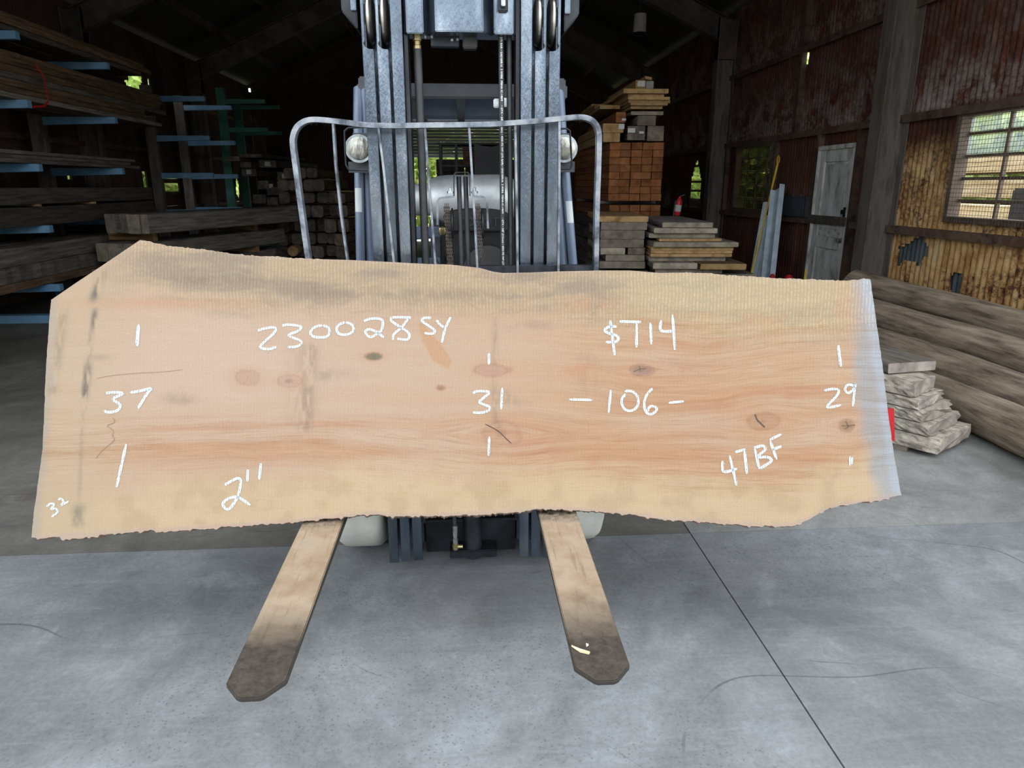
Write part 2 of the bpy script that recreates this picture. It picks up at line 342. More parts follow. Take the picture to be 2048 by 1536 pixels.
# --- corrugated, foam-sprayed cladding
def clad(name, tan=0.0, dust=0.5, red=1.0):
    t = NT(name); p = t.pos()
    sep = t.node('ShaderNodeSeparateXYZ'); t.link(p, sep.inputs[0]); z = sep.outputs[2]
    n1 = t.noise(p, 1.3, 6, .7, .5); n2 = t.noise(t.mapv(p, (1, 1, 1), loc=(4, 8, 2)), 2.6, 6, .72, .6); n3 = t.noise(p, 22, 4, .7)
    stre = t.noise(t.mapv(p, (6, 6, .6)), 2.0, 5, .65)
    c = t.ramp(n1, [(.3, srgb(38, 27, 24)), (.5, srgb(76, 46, 38)), (.7, srgb(60, 45, 39))])
    c = t.mix(t.math('MULTIPLY', t.ramp(stre, [(.5, (0, 0, 0)), (.72, (1, 1, 1))]), .6), c, srgb(112, 62, 34))
    zr = t.node('ShaderNodeMapRange'); zr.inputs['From Min'].default_value = 0; zr.inputs['From Max'].default_value = 4.4; t.link(z, zr.inputs[0])
    # dust lies on the foam above each girt
    dz = t.ramp(zr.outputs[0], [(.24, (.1,) * 3), (.262, (.9,) * 3), (.34, (.15,) * 3), (.495, (.05,) * 3), (.51, (1,) * 3), (.63, (.35,) * 3), (.735, (.1,) * 3), (.75, (.7,) * 3), (.85, (.25,) * 3)])
    dm = t.math('MULTIPLY', t.ramp(t.math('ADD', t.math('MULTIPLY', n2, .75), t.math('MULTIPLY', n3, .3)), [(.46, (0, 0, 0)), (.66, (1, 1, 1))]), dz)
    c = t.mix(t.math('MULTIPLY', dm, dust, True), c, srgb(146, 140, 134))
    if tan:
        tz = t.ramp(zr.outputs[0], [(.27, (1,) * 3), (.40, (.55,) * 3), (.455, (0,) * 3)])
        tm = t.math('MULTIPLY', t.ramp(t.math('ADD', n2, t.math('MULTIPLY', n3, .55)), [(.62, (0, 0, 0)), (.86, (1, 1, 1))]), tz)
        tc = t.ramp(t.noise(t.mapv(p, (1, 1, .5)), 7, 5, .65), [(.28, srgb(120, 84, 50)), (.42, srgb(166, 128, 80)), (.6, srgb(196, 164, 116)), (.75, srgb(176, 160, 130))])
        c = t.mix(t.math('MULTIPLY', tm, tan, True), c, tc)
    c = t.mix(t.math('MULTIPLY', n3, .2), c, srgb(30, 22, 18))
    t.bump(t.math('ADD', n3, t.math('MULTIPLY', n2, 1.5)), .7, .02)
    return t.out(c, .95, 0, .1)
MAT['foam_dark'] = clad('rusty_foam_cladding', 0, .85)
MAT['foam_tan'] = clad('tan_foam_cladding', 1.6, .7)
MAT['sheetmetal'] = noisy('bare_slate_sheet_metal', srgb(58, 66, 70), srgb(96, 106, 110), None, 3, (1, 1, .4), .6, .3, .1, 40, .1)
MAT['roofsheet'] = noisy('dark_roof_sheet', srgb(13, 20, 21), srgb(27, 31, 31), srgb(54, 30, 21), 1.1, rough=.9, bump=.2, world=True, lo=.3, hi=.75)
MAT['backsheet'] = noisy('dark_brown_cladding', srgb(36, 28, 24), srgb(66, 48, 38), srgb(54, 40, 34), 1.4, rough=.9, bump=.3, world=True)  # dark brown sheets for the left and back walls

def sheet(parent, origin, du, u0, u1, z0, z1, mat, pitch=.0676, amp=.009, seg=6, nz=1, inward=(-1, 0, 0), holes=(), rough=0., name='corrugated_sheet', bulge=0.):
    """one profiled sheet: u runs along the wall, z up; holes are tests (u, z) -> True where the sheet is torn away"""
    o = Vector(origin); du = Vector(du); inw = Vector(inward)
    nu = max(2, int((u1 - u0) / pitch * seg)); V = []; Fc = []
    for i in range(nu + 1):
        u = u0 + (u1 - u0) * i / nu; w = bulge * (abs(sin(pi * u / pitch)) ** .55 - .6) if bulge else amp * cos(2 * pi * u / pitch)
        for j in range(nz + 1):
            z = z0 + (z1 - z0) * j / nz
            r = random.uniform(-rough, rough) if rough else 0
            V.append(o + du * u + inw * (w + r) + Vector((0, 0, z)))
    for i in range(nu):
        for j in range(nz):
            if holes:
                u = u0 + (u1 - u0) * (i + .5) / nu; z = z0 + (z1 - z0) * (j + .5) / nz
                if any(h(u, z) for h in holes): continue
            a = i * (nz + 1) + j; Fc.append((a, a + nz + 1, a + nz + 2, a + 1))
    if not Fc: return
    me = bpy.data.meshes.new(name); me.from_pydata(V, [], Fc); me.update()
    me.polygons.foreach_set('use_smooth', [True] * len(me.polygons))
    me.materials.append(MAT[mat]); ob = bpy.data.objects.new(name, me); COL.objects.link(ob)
    ob.parent = parent; ob.matrix_parent_inverse = PINV[parent.name]
    return ob
def run(parent, origin, du, u0, u1, z0, z1, mat, cover=.66, skip=(), **kw):
    """a row of sheets with openings (u0, u1) left out"""
    cuts = sorted(skip); spans = []; a = u0
    for s0, s1 in cuts:
        if s1 <= u0 or s0 >= u1: continue
        if s0 > a: spans.append((a, s0))
        a = max(a, s1)
    if a < u1: spans.append((a, u1))
    for s0, s1 in spans:
        n = max(1, round((s1 - s0) / cover))
        for k in range(n): sheet(parent, origin, du, s0 + (s1 - s0) * k / n, s0 + (s1 - s0) * (k + 1) / n + .004, z0, z1, mat, **kw)
def inpoly(poly):
    def f(u, z):
        c = False; n = len(poly)
        for i in range(n):
            (x1, y1), (x2, y2) = poly[i], poly[(i + 1) % n]
            if (y1 > z) != (y2 > z) and u < (x2 - x1) * (z - y1) / (y2 - y1) + x1: c = not c
        return c
    return f
def ell(cu, cz, ru, rz): return lambda u, z: ((u - cu) / ru) ** 2 + ((z - cz) / rz) ** 2 < 1 + .25 * sin(9 * u + 13 * z)

ROWS = [0, 1.12, 2.2, 3.25, EAVE]
WIN1 = (4.25, 6.40); WIN2 = (10.3, 11.72); DOOR = (8.04, 8.88)
wr = empty('wall_right', (XR, 12, 0), 'rusty corrugated wall with sprayed foam and steel girts', None, None, 'structure')
def pyz(pts): return [(p.y, p.z) for p in (atX(x, y, XR) for x, y in pts)]
hole_a = inpoly(pyz([(1797, 493), (1815, 488), (1822, 480), (1838, 476), (1839, 456), (1852, 458), (1849, 478), (1858, 497), (1856, 512), (1842, 520), (1838, 531), (1826, 523), (1806, 521), (1798, 534)]))
hole_b = inpoly(pyz([(1906, 550), (1914, 543), (1923, 551), (1926, 560), (1920, 580), (1914, 594), (1903, 592)]))
hp = atX(1613, 117, XR); hole_c = ell(hp.y, hp.z, .07, .085)
hq = atX(1392, 365, XR)
def hole_d(u, z): return abs(u - hq.y) < .3 - max(0, z - hq.z - .05) * .75 and hq.z - .32 < z < hq.z + .42 and ((z - hq.z + .5) % .16) > .035
O = (XR, 0, 0); DY = (0, 1, 0)
kw = dict(seg=8, bulge=.034, pitch=.076)
# near bay: foam sprayed thick, bare sheet behind it
run(wr, O, DY, YF, 7.25, 0, 1.12, 'foam_tan', nz=34, holes=(hole_a, hole_b), rough=.003, **kw)
run(wr, (XR + .035, 0, 0), DY, YF, 7.25, 0, 1.14, 'sheetmetal', amp=.01, seg=6)
run(wr, O, DY, YF, 7.25, 1.12, 2.2, 'foam_tan', skip=(WIN1,), nz=20, rough=.003, **kw)
run(wr, O, DY, WIN1[0], WIN1[1], 1.12, 1.2, 'foam_tan', **kw)
for r in (2, 3): run(wr, O, DY, YF, 7.25, ROWS[r], ROWS[r + 1], 'foam_dark', nz=16, rough=.003, **kw)
# middle bay
run(wr, O, DY, 7.25, 12.2, 0, 1.12, 'foam_dark', skip=(DOOR,), nz=10, rough=.002, **kw)
run(wr, O, DY, 7.25, 12.2, 1.12, 2.2, 'foam_dark', skip=(WIN2, DOOR), nz=10, rough=.002, **kw)
sheet(wr, O, DY, DOOR[0], DOOR[1], 1.97, 2.2, 'foam_dark', nz=4, **kw)
run(wr, O, DY, 7.25, 12.2, 2.2, 3.25, 'foam_dark', nz=30, rough=.002, holes=(hole_c,), **kw)
run(wr, O, DY, 7.25, 12.2, 3.25, EAVE, 'foam_dark', nz=6, rough=.002, **kw)
for (a, b) in ((12.2, 17.2), (17.2, YB)):
    for r in range(4):
        hs = (hole_d,) if (r == 1 and a == 12.2) else ()
        run(wr, O, DY, a, b, ROWS[r], ROWS[r + 1], 'foam_dark', nz=26 if hs else 2, holes=hs, amp=.012, seg=8 if hs else 4)
def girt(parent, X, inw, y0, y1, z, m='girt'):
    b = MB(); b.b2((min(X, X + inw * .075), y0, z - .005), (max(X, X + inw * .075), y1, z + .005))
    b.b2((min(X + inw * .068, X + inw * .078), y0, z - .07), (max(X + inw * .068, X + inw * .078), y1, z + .005)); b.obj('girt', m, parent)
bays = list(zip(FRAMES[:-1], FRAMES[1:]))
for (a, b) in bays:
    for z in ROWS[1:4]:
        if z == 1.12 and a == 7.25:
            girt(wr, XR, -1, a, DOOR[0], z); girt(wr, XR, -1, DOOR[1], b, z)
        else: girt(wr, XR, -1, a, b, z)
# vertical stub posts by the door and windows, ledge strip of fallen foam above the near girt
for y in (WIN2[1] + .35, WIN2[0] - .12, DOOR[1] + .03, DOOR[0] - .05): MB().b2((XR - .08, y - .025, 1.12 if y > 9 else 0), (XR - .005, y + .025, 2.2)).obj('post', 'girt', wr)
MB().b2((XR - .08, 9.6, 2.2), (XR - .01, 9.68, EAVE)).obj('post', 'girt', wr)

# --- window 1 (near, behind wire mesh), window 2 (far), door 1
def window(n, y0, y1, z0, z1, cols, rows, label, pitch, wire_r, mesh=True, sill=True):
    w = empty('window_%d' % n, (XR, (y0 + y1) / 2, z0), label, None, None, 'structure')
    f = .05
    for lo, hi in (((y0, z0), (y0 + f, z1)), ((y1 - f, z0), (y1, z1)), ((y0 + f, z1 - f), (y1 - f, z1)), ((y0 + f, z0), (y1 - f, z0 + f))):
        MB().b2((XR - .05, lo[0], lo[1]), (XR + .07, hi[0], hi[1])).obj('window_frame', 'winframe', w)
    for i in range(1, cols): 
        yy = y0 + (y1 - y0) * i / cols; MB().b2((XR + .03, yy - .014, z0 + f), (XR + .06, yy + .014, z1 - f)).obj('muntin', 'winframe', w)
    for j in range(1, rows):
        zz = z0 + (z1 - z0) * j / rows; MB().b2((XR + .031, y0 + f, zz - .012), (XR + .059, y1 - f, zz + .012)).obj('muntin', 'winframe', w)
    for i in range(cols):
        for j in range(rows):
            if rows - j > 2 and n == 1: continue          # the lower panes are gone
            MB().b2((XR + .042, y0 + (y1 - y0) * i / cols + .016, z0 + (z1 - z0) * j / rows + .014), (XR + .046, y0 + (y1 - y0) * (i + 1) / cols - .016, z0 + (z1 - z0) * (j + 1) / rows - .014)).obj('pane', 'glass' if n == 1 else 'dimmed_glass', w)
    if mesh:
        b = MB(); k = int((y1 - y0) / pitch)
        for i in range(k + 1):
            yy = y0 + (y1 - y0) * i / k; b.tube([(XR - .06, yy, z0), (XR - .06, yy, z1)], wire_r, 4)
        k = int((z1 - z0) / pitch)
        for i in range(k + 1):
            zz = z0 + (z1 - z0) * i / k; b.tube([(XR - .062, y0, zz), (XR - .062, y1, zz)], wire_r, 4)
        o = b.obj('wire_mesh', 'wire', w); o['kind'] = 'stuff'
    return w
w1 = window(1, *WIN1, 1.2, 2.16, 4, 5, 'bright steel window behind square wire mesh in the near bay', .036, .0018)
MB().b2((XR - .03, WIN1[0], 2.16), (XR + .01, WIN1[1], 2.2)).obj('window_frame', 'winframe', w1)
w2 = window(2, *WIN2, 1.13, 2.14, 4, 5, 'far dim window behind wire mesh beside the leaning channels', .045, .002)
d1 = empty('door_1', (XR, 8.46, 0), 'weathered grey panelled door in the corrugated wall', None, None, 'structure')
MAT['doorpaint'] = noisy('peeling_grey_door_paint', srgb(96, 94, 88), srgb(176, 176, 172), srgb(204, 206, 204), 4.5, (2, 2, .7), .8, 0, .4, 40, .0, .3, .25, .7)
xa, xb = XR - .05, XR - .005
def dp(name, y0, y1, z0, z1, x0, x1, m='doorpaint'): return MB().b2((x0, y0, z0), (x1, y1, z1)).obj(name, m, d1, bevel=.004)
y0, y1 = DOOR[0] + .02, DOOR[1] - .02
for a, b in ((y0, y0 + .12), (y1 - .12, y1)): dp('stile', a, b, .02, 1.94, xa, xb)
for a, b in ((.02, .22), (.78, .92), (1.02, 1.10), (1.80, 1.94)): dp('rail', y0 + .12, y1 - .12, a, b, xa, xb)
for a, b in ((.22, .78), (1.10, 1.80), (.92, 1.02)):
    dp('door_panel', y0 + .12, y1 - .12, a, b, xa + .02, xb); dp('moulding', y0 + .15, y1 - .15, a + .03, b - .03, xa + .012, xb)
for a, b in ((DOOR[0] - .03, DOOR[0] + .02), (DOOR[1] - .02, DOOR[1] + .03)): dp('jamb', a, b, 0, 1.99, xa - .03, xb + .03)
dp('jamb', DOOR[0], DOOR[1], 1.94, 1.99, xa - .03, xb + .03)
b = MB(); b.lathe((xa - .002, y0 + .07, .90), (-1, 0, 0), [(0, .03), (.01, .03), (.012, .012), (.03, .012), (.04, .026), (.06, .024), (.066, .01)], 16); b.obj('door_knob', 'zinc', d1, True)
b = MB(); b.b2((xa - .02, y0 + .0, 1.20), (xa, y0 + .13, 1.25)); b.b2((xa - .03, y0 + .03, 1.17), (xa - .01, y0 + .06, 1.28)); b.obj('hasp', 'darkmast', d1)
dp('crossbar', DOOR[0] - .02, DOOR[1] + .12, 1.07, 1.17, xa - .05, xa - .025, 'w_dark')

# --- left wall, back wall, front wall
wlft = empty('wall_left', (XL, 12, 0), 'dark corrugated wall with torn holes behind the racks', None, None, 'structure')
OL = (XL, 0, 0)
def rectest(a, b, c, d): return lambda u, z: a < u < b and c < z < d
def pl(x, y): return atX(x, y, XL)
q = [pl(248, 152), pl(252, 186), pl(298, 196), pl(300, 160), pl(285, 148)]
lh = [inpoly([(p.y, p.z) for p in (pl(247, 155), pl(252, 170), pl(250, 185), pl(278, 198), pl(284, 152), pl(268, 143))]),
      ell(pl(298, 175).y, pl(298, 175).z, .06, .16), ell(pl(164, 293).y, pl(164, 293).z, .06, .12),
      inpoly([(p.y, p.z) for p in (pl(118, 91), pl(141, 84), pl(141, 97), pl(136, 98))]),
      ell(pl(137, 352).y, pl(137, 352).z, .045, .045)]
lv = [rectest(pl(310, 350).y, pl(354, 350).y, z - .035, z + .035) for z in (1.68, 1.54, 1.44)]
st = rectest(pl(286, 365).y, pl(293, 365).y, 1.38, 1.80)
lc = ell(pl(475, 377).y, 1.46, .14, .22)
for (a, b) in bays:
    for r in range(4):
        near = b > 12.3 and a < 17.3
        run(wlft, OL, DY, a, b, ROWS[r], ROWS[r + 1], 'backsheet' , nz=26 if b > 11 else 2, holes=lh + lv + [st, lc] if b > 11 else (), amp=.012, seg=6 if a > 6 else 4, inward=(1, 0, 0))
    for z in ROWS[1:4]: girt(wlft, XL, 1, a, b, z)
DX = (1, 0, 0)
wb = empty('wall_back', (0, YB, 0), 'dark corrugated back wall of the shed', None, None, 'structure')
OPEN_B = (-1.75, 2.1)
for r in range(4):
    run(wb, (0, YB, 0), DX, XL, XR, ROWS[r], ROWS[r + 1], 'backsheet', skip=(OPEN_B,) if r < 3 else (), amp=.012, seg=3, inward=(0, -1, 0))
MB().prism([(XL - .12, YB, EAVE - .02), (XR + .12, YB, EAVE - .02), (XR + .12, YB, EAVE + .04), (XM, YB, RIDGE + .1), (XL - .12, YB, EAVE + .04)], (0, .03, 0)).obj('gable_sheet', 'backsheet', wb)
d2 = empty('door_2', (.2, YB, 0), 'pale grey roll-up door half raised at the far end', None, None, 'structure')
MAT['rollup'] = noisy('pale_grey_door_slat', srgb(135, 139, 137), srgb(155, 159, 157), None, 2, rough=.6, bump=.05)
zz = 2.42
while zz < 3.25:
    MB().b2((OPEN_B[0], YB - .03, zz), (OPEN_B[1], YB + .01, zz + .085)).obj('door_slat', 'rollup', d2); zz += .09
MB().b2((OPEN_B[0], YB - .05, 2.34), (OPEN_B[1], YB + .02, 2.415)).obj('bottom_bar', 'galv', d2)
wf = empty('wall_front', (0, YF, 0), 'front wall of the shed around the wide doorway', None, None, 'structure')
DOORW = (-4.2, 4.42); HEAD = 4.2
run(wf, (0, YF, 0), DX, XL, DOORW[0], 0, EAVE, 'sheetmetal', amp=.012, seg=3, inward=(0, 1, 0))
run(wf, (0, YF, 0), DX, DOORW[1], XR, 0, EAVE, 'sheetmetal', amp=.012, seg=3, inward=(0, 1, 0), cover=.3)
run(wf, (0, YF, 0), DX, DOORW[0], DOORW[1], HEAD, EAVE, 'sheetmetal', amp=.012, seg=3, inward=(0, 1, 0))
MB().prism([(XL - .12, YF, EAVE - .02), (XR + .12, YF, EAVE - .02), (XR + .12, YF, EAVE + .04), (XM, YF, RIDGE + .1), (XL - .12, YF, EAVE + .04)], (0, .03, 0)).obj('gable_sheet', 'sheetmetal', wf)

# --- roof, purlins, portal frames
ceil = empty('ceiling', (XM, 12, RIDGE), 'dark pitched roof underside with steel purlins', None, None, 'structure')
nP = 5
for sgn, xe in ((1, XR + .15), (-1, XL - .15)):
    for k in range(nP):
        fa, fb = k / nP, (k + 1) / nP
        xa_, xb_ = xe + (XM - xe) * fa, xe + (XM - xe) * fb
        za, zb = EAVE + abs(xe - xa_) * SLOPE, EAVE + abs(xe - xb_) * SLOPE
        for (a, b) in [(YF - .25, 7.25)] + bays[1:-1] + [(17.2, YB + .2)]:
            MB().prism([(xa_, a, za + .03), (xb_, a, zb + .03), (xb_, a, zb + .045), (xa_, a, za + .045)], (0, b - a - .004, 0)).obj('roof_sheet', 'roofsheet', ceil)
        if k > 0 or True:
            b = MB(); b.b2((xa_ - .03, YF, za - .16), (xa_ + .03, YB, za - .15)); b.b2((xa_ - .005, YF, za - .16), (xa_ + .005, YB, za + .02)); b.obj('purlin', 'roofsteel', ceil)
def ibeam(b, p0, p1, depth_dir, d, w, t=.012):
    """I-section from p0 to p1 (centre line); depth_dir points across the flanges"""
    p0, p1, dd = Vector(p0), Vector(p1), Vector(depth_dir).normalized()
    for s in (-1, 1): b.beam(p0 + dd * s * (d / 2 - t / 2), p1 + dd * s * (d / 2 - t / 2), w, t, dd)
    b.beam(p0, p1, t, d - 2 * t, dd)
for i, y in enumerate(FRAMES):
    fr = empty('portal_frame', (XM, y, 0), 'steel portal frame, %s from the doorway, column and rafters' % CARD[i], None, None, 'structure')
    for s, xw in ((1, XR - .02), (-1, XL + .02)):
        b = MB(); ibeam(b, (xw - s * .16, y, 0), (xw - s * .16, y, EAVE - .15), (1, 0, 0), .30, .20); b.obj('column', 'steel_col', fr)
        b = MB(); b.prism([(xw - s * .31, y - .08, EAVE - .75), (xw - s * .01, y - .08, EAVE - .75), (xw - s * .01, y - .08, EAVE - .2), (xw - s * .31, y - .08, EAVE - .12)], (0, .16, 0)); b.obj('haunch', 'roofsteel', fr)
        b = MB(); nrm = Vector((s * SLOPE, 0, 1)).normalized()
        pe = Vector((xw - s * .02, y, EAVE - .20)) - nrm * .18; pm = Vector((XM, y, RIDGE - .20)) - nrm * .18
        pm.x = XM; pm.z = pe.z + abs(pe.x - XM) * SLOPE
        ibeam(b, pe, pm, nrm, .36, .18); b.obj('rafter', 'roofsteel', fr)
    b = MB(); b.b2((XM - .3, y - .1, RIDGE - .62), (XM + .3, y + .1, RIDGE - .58)); b.obj('ridge_plate', 'roofsteel', fr)

# ================================================================ THE SLAB (leaning on the forks against the load backrest)
LEAN = radians(26); SP0 = Vector((0, 2.06, .515))
SN = Vector((0, -cos(LEAN), sin(LEAN))); SV = Vector((0, sin(LEAN), cos(LEAN)))
def slabpt(x, y, off=0.0):
    d = ray(x, y); return _C + d * (((SP0 - _C).dot(SN)) / d.dot(SN)) + SN * off
TOP = [(102, 600), (150, 567), (200, 534), (240, 507), (280, 480), (300, 483), (330, 491), (400, 498), (470, 508), (500, 511), (560, 514), (628, 518), (700, 520), (780, 524), (855, 528), (900, 529), (960, 536), (985, 543), (1005, 546), (1060, 545), (1110, 543), (1200, 541), (1260, 541), (1320, 546), (1380, 545), (1430, 548), (1500, 553), (1600, 558), (1680, 561), (1715, 560), (1728, 557), (1741, 559)]
BOT = [(63, 1075), (80, 1077), (120, 1074), (250, 1066), (307, 1060), (312, 1064), (400, 1058), (480, 1052), (560, 1047), (620, 1041), (700, 1033), (755, 1028), (775, 1033), (850, 1032), (930, 1030), (1000, 1027), (1060, 1021), (1090, 1018), (1160, 1021), (1230, 1026), (1280, 1032), (1330, 1040), (1400, 1043), (1480, 1050), (1540, 1053), (1585, 1052), (1615, 1042), (1645, 1022), (1680, 1011), (1740, 1003), (1777, 998), (1781, 993), (1803, 992)]
LEFT = [(63, 1075), (66, 1040), (74, 980), (85, 900), (89, 810), (90, 800), (89, 790), (95, 690), (102, 600)]
RIGHT = [(1803, 992), (1790, 920), (1778, 840), (1765, 730), (1752, 640), (1741, 559)]
def resamp(poly, n, fr=None):
    P = np.array(poly, float); d = np.r_[0, np.cumsum(np.hypot(*np.diff(P, axis=0).T))]
    t = np.linspace(0, d[-1], n) if fr is None else fr * d[-1]
    return np.c_[np.interp(t, d, P[:, 0]), np.interp(t, d, P[:, 1])]
def vnoise(x, y, seed=0):
    """smooth value noise for fields on the slab"""
    r = np.random.default_rng(seed).random((64, 64))
    xi = np.floor(x).astype(int); yi = np.floor(y).astype(int); fx = x - xi; fy = y - yi
    fx = fx * fx * (3 - 2 * fx); fy = fy * fy * (3 - 2 * fy)
    g_ = lambda a, b: r[a % 64, b % 64]
    return (g_(xi, yi) * (1 - fx) + g_(xi + 1, yi) * fx) * (1 - fy) + (g_(xi, yi + 1) * (1 - fx) + g_(xi + 1, yi + 1) * fx) * fy
def fbm(x, y, seed=0, o=4): return sum(vnoise(x * 2 ** k, y * 2 ** k, seed + k) / 2 ** k for k in range(o)) / (2 - 2 ** (1 - o))
NU, NV = 620, 190
fu = np.linspace(0, 1, NU); fv = np.linspace(0, 1, NV)
# top curve by x so that columns stay upright
tB = resamp(BOT, NU); 
tT0 = resamp(TOP, 4000); tgt = np.interp(fu, [0, .06, 1], [0, .055, 1])
tT = resamp(TOP, NU, fu); tL = resamp(LEFT, NV); tR = resamp(RIGHT, NV)
# ragged bark on the two live edges
k = np.arange(NU)
rag_b = (fbm(k / 3.0, k * 0 + .5, 11, 4) - .5) * 7 + (np.sin(k * .35) > .93) * 2
rag_t = (fbm(k / 2.5, k * 0 + .5, 21, 4) - .5) * 4 * ((tT[:, 0] > 285) & (tT[:, 0] < 640) | (tT[:, 0] > 1370)) * 1.3
flap = 5 * ((tB[:, 0] > 122) & (tB[:, 0] < 198)); 
tB[:, 1] += rag_b + flap; tT[:, 1] += rag_t * (tT[:, 0] > 282)
tL[:, 0] += (fbm(np.arange(NV) / 4.0, np.arange(NV) * 0 + .3, 31, 3) - .5) * 2; tR[:, 0] += (fbm(np.arange(NV) / 5.0, np.arange(NV) * 0 + .3, 41, 3) - .5) * 2
U, Vv = np.meshgrid(fu, fv, indexing='ij')
c00, c10, c01, c11 = tB[0], tB[-1], tT[0], tT[-1]
tL[0] = c00; tL[-1] = c01; tR[0] = c10; tR[-1] = c11
PX = (1 - Vv)[..., None] * tB[:, None] + Vv[..., None] * tT[:, None] + (1 - U)[..., None] * tL[None] + U[..., None] * tR[None] \
    - ((1 - U) * (1 - Vv))[..., None] * c00 - (U * (1 - Vv))[..., None] * c10 - ((1 - U) * Vv)[..., None] * c01 - (U * Vv)[..., None] * c11
X, Y = PX[..., 0], PX[..., 1]
yt = np.interp(X, [p[0] for p in TOP], [p[1] for p in TOP]); yb = np.interp(X, [p[0] for p in BOT], [p[1] for p in BOT])
dT, dB = Y - yt, yb - Y
# grain flow: follows the slab, parts around the knots
KN = [(748, 713, 17, 7), (578, 762, 22, 10), (497, 755, 24, 15), (985, 741, 36, 13), (881, 776, 8, 5), (1285, 741, 26, 12), (1525, 843, 32, 17), (1694, 852, 16, 13), (1003, 868, 40, 26)]
KS = [1, .7, .6, .75, 1, 1, .8, 1, .5]
G = Y + 14 * (fbm(X / 260, Y / 90, 5, 3) - .5) * 2 + 22 * np.exp(-((X - 560) / 260) ** 2) * (Y > 800) * np.clip((Y - 800) / 60, 0, 1)
G -= 30 * np.exp(-((X - 1380) / 180) ** 2) * np.exp(-((Y - 720) / 90) ** 2)
for (kx, ky, rx, ry) in KN:
    dx, dy = (X - kx) / (rx * 2.4), Y - ky
    G -= np.sign(dy) * ry * 1.25 * np.exp(-np.abs(dy) / (ry * 2.6)) * np.exp(-dx ** 2)
# colour of the wood, its stains and its greyed end
def S(*c): return np.array(srgb(*c)[:3])
def lay(colr, m, c): return colr * (1 - m[..., None]) + np.array(c) * m[..., None]
def sm(x, a, b): t = np.clip((x - a) / (b - a), 0, 1); return t * t * (3 - 2 * t)
n_a = fbm(X / 120, Y / 40, 51, 4); n_b = fbm(X / 300, G / 26, 61, 4); n_c = fbm(X / 36, Y / 36, 71, 4)
colr = np.ones(X.shape + (3,)) * S(208, 174, 146)
colr = lay(colr, sm(n_b, .4, .75) * .45 * sm(X, 200, 1100), S(206, 162, 126))
colr = lay(colr, sm(X, 900, 1250) * .55 * sm(n_a, .2, .6), S(206, 164, 126))
colr = lay(colr, np.exp(-((X - 420) / 380) ** 2) * np.exp(-((Y - 730) / 120) ** 2) * .7, S(212, 184, 162))
colr = lay(colr, np.exp(-((G - 905) / 40) ** 2) * .6 * sm(n_b, .3, .6), S(200, 150, 112))
colr = lay(colr, np.exp(-((Y - 606) / 12) ** 2) * (X < 560) * .5, S(206, 150, 116))
colr = lay(colr, np.exp(-((Y - 800) / 45) ** 2) * np.exp(-((X - 1450) / 200) ** 2) * .5 * sm(n_b, .3, .6), S(200, 146, 108))
sapb = sm(dB + (n_a - .5) * 70 + (n_c - .5) * 20, 125, 55); colr = lay(colr, sapb * .9, S(214, 184, 146))
colr = lay(colr, sapb * sm(n_c, .45, .7) * .45, S(190, 160, 124))
sapt = sm(dT + (n_a - .5) * 60 + 10 * np.sin(X / 130), 135, 60) * sm(X, 140, 330); colr = lay(colr, sapt * .85, S(184, 160, 130))
colr = lay(colr, sapt * sm(fbm(X / 150, G / 30, 81, 4), .46, .68) * .8, S(160, 140, 122))
colr = lay(colr, sapt * sm(X, 1150, 1350) * .5, S(202, 180, 142))
colr = lay(colr, sm(X, 330, 110) * .55, S(200, 176, 142))
edge_px = np.interp(Y, [559, 992], [1741, 1803])
grey = sm(X - edge_px + (n_c - .5) * 26 - np.interp(Y, [560, 760, 990], [14, -22, -8]), -62, -22); colr = lay(colr, grey * .85, S(172, 172, 172))
grey2 = sm(X - edge_px + (n_c - .5) * 10, -26, -12); colr = lay(colr, grey2 * .8, S(184, 188, 194))
left_px = np.interp(Y, [600, 1075], [102, 63]); colr = lay(colr, sm(X - left_px + (n_c - .5) * 14, 26, 4) * .6, S(178, 166, 150))
def stain(x0, y0, x1, y1, w, amt, c, seed=1):
    xs_ = np.interp(Y, [y0, y1], [x0, x1]); m = np.exp(-((X - xs_) / w) ** 2) * sm(Y, y0 - 12, y0 + 12) * sm(Y, y1 + 12, y1 - 12)
    return m * amt * sm(fbm(X / 8, Y / 26, seed, 3), .25, .6)
GR = S(120, 112, 100)
for a in ((206, 545, 186, 600, 9, .95), (190, 620, 186, 655, 6, .9), (184, 655, 176, 730, 5, .45), (176, 730, 168, 800, 8, .95), (168, 810, 164, 840, 5, .7), (160, 1010, 155, 1050, 14, .7), (165, 850, 158, 1000, 4, .25)):
    colr = lay(colr, stain(*a, GR), GR)
for a in ((632, 560, 622, 640, 10, .25), (622, 690, 612, 860, 13, .55), (606, 690, 600, 860, 30, .22), (640, 930, 655, 1030, 26, .0), (990, 640, 990, 830, 6, .45), (992, 830, 998, 862, 9, .7), (1000, 780, 1030, 812, 22, .35), (1190, 560, 1186, 640, 9, .22), (1178, 700, 1178, 790, 26, .18), (128, 620, 104, 790, 10, .5)):
    colr = lay(colr, stain(*a, GR), S(150, 128, 108))
for (x, y, rx, ry, am) in ((360, 797, 30, 12, .5), (660, 750, 42, 14, .4), (500, 560, 120, 14, .3), (900, 590, 140, 12, .4), (700, 585, 160, 10, .3), (1070, 650, 40, 10, .3), (380, 560, 40, 8, .35), (200, 715, 20, 6, .3)):
    colr = lay(colr, am * np.exp(-((X - x) / rx) ** 2 - ((Y - y) / ry) ** 2) * sm(n_c, .25, .6), S(136, 118, 102))
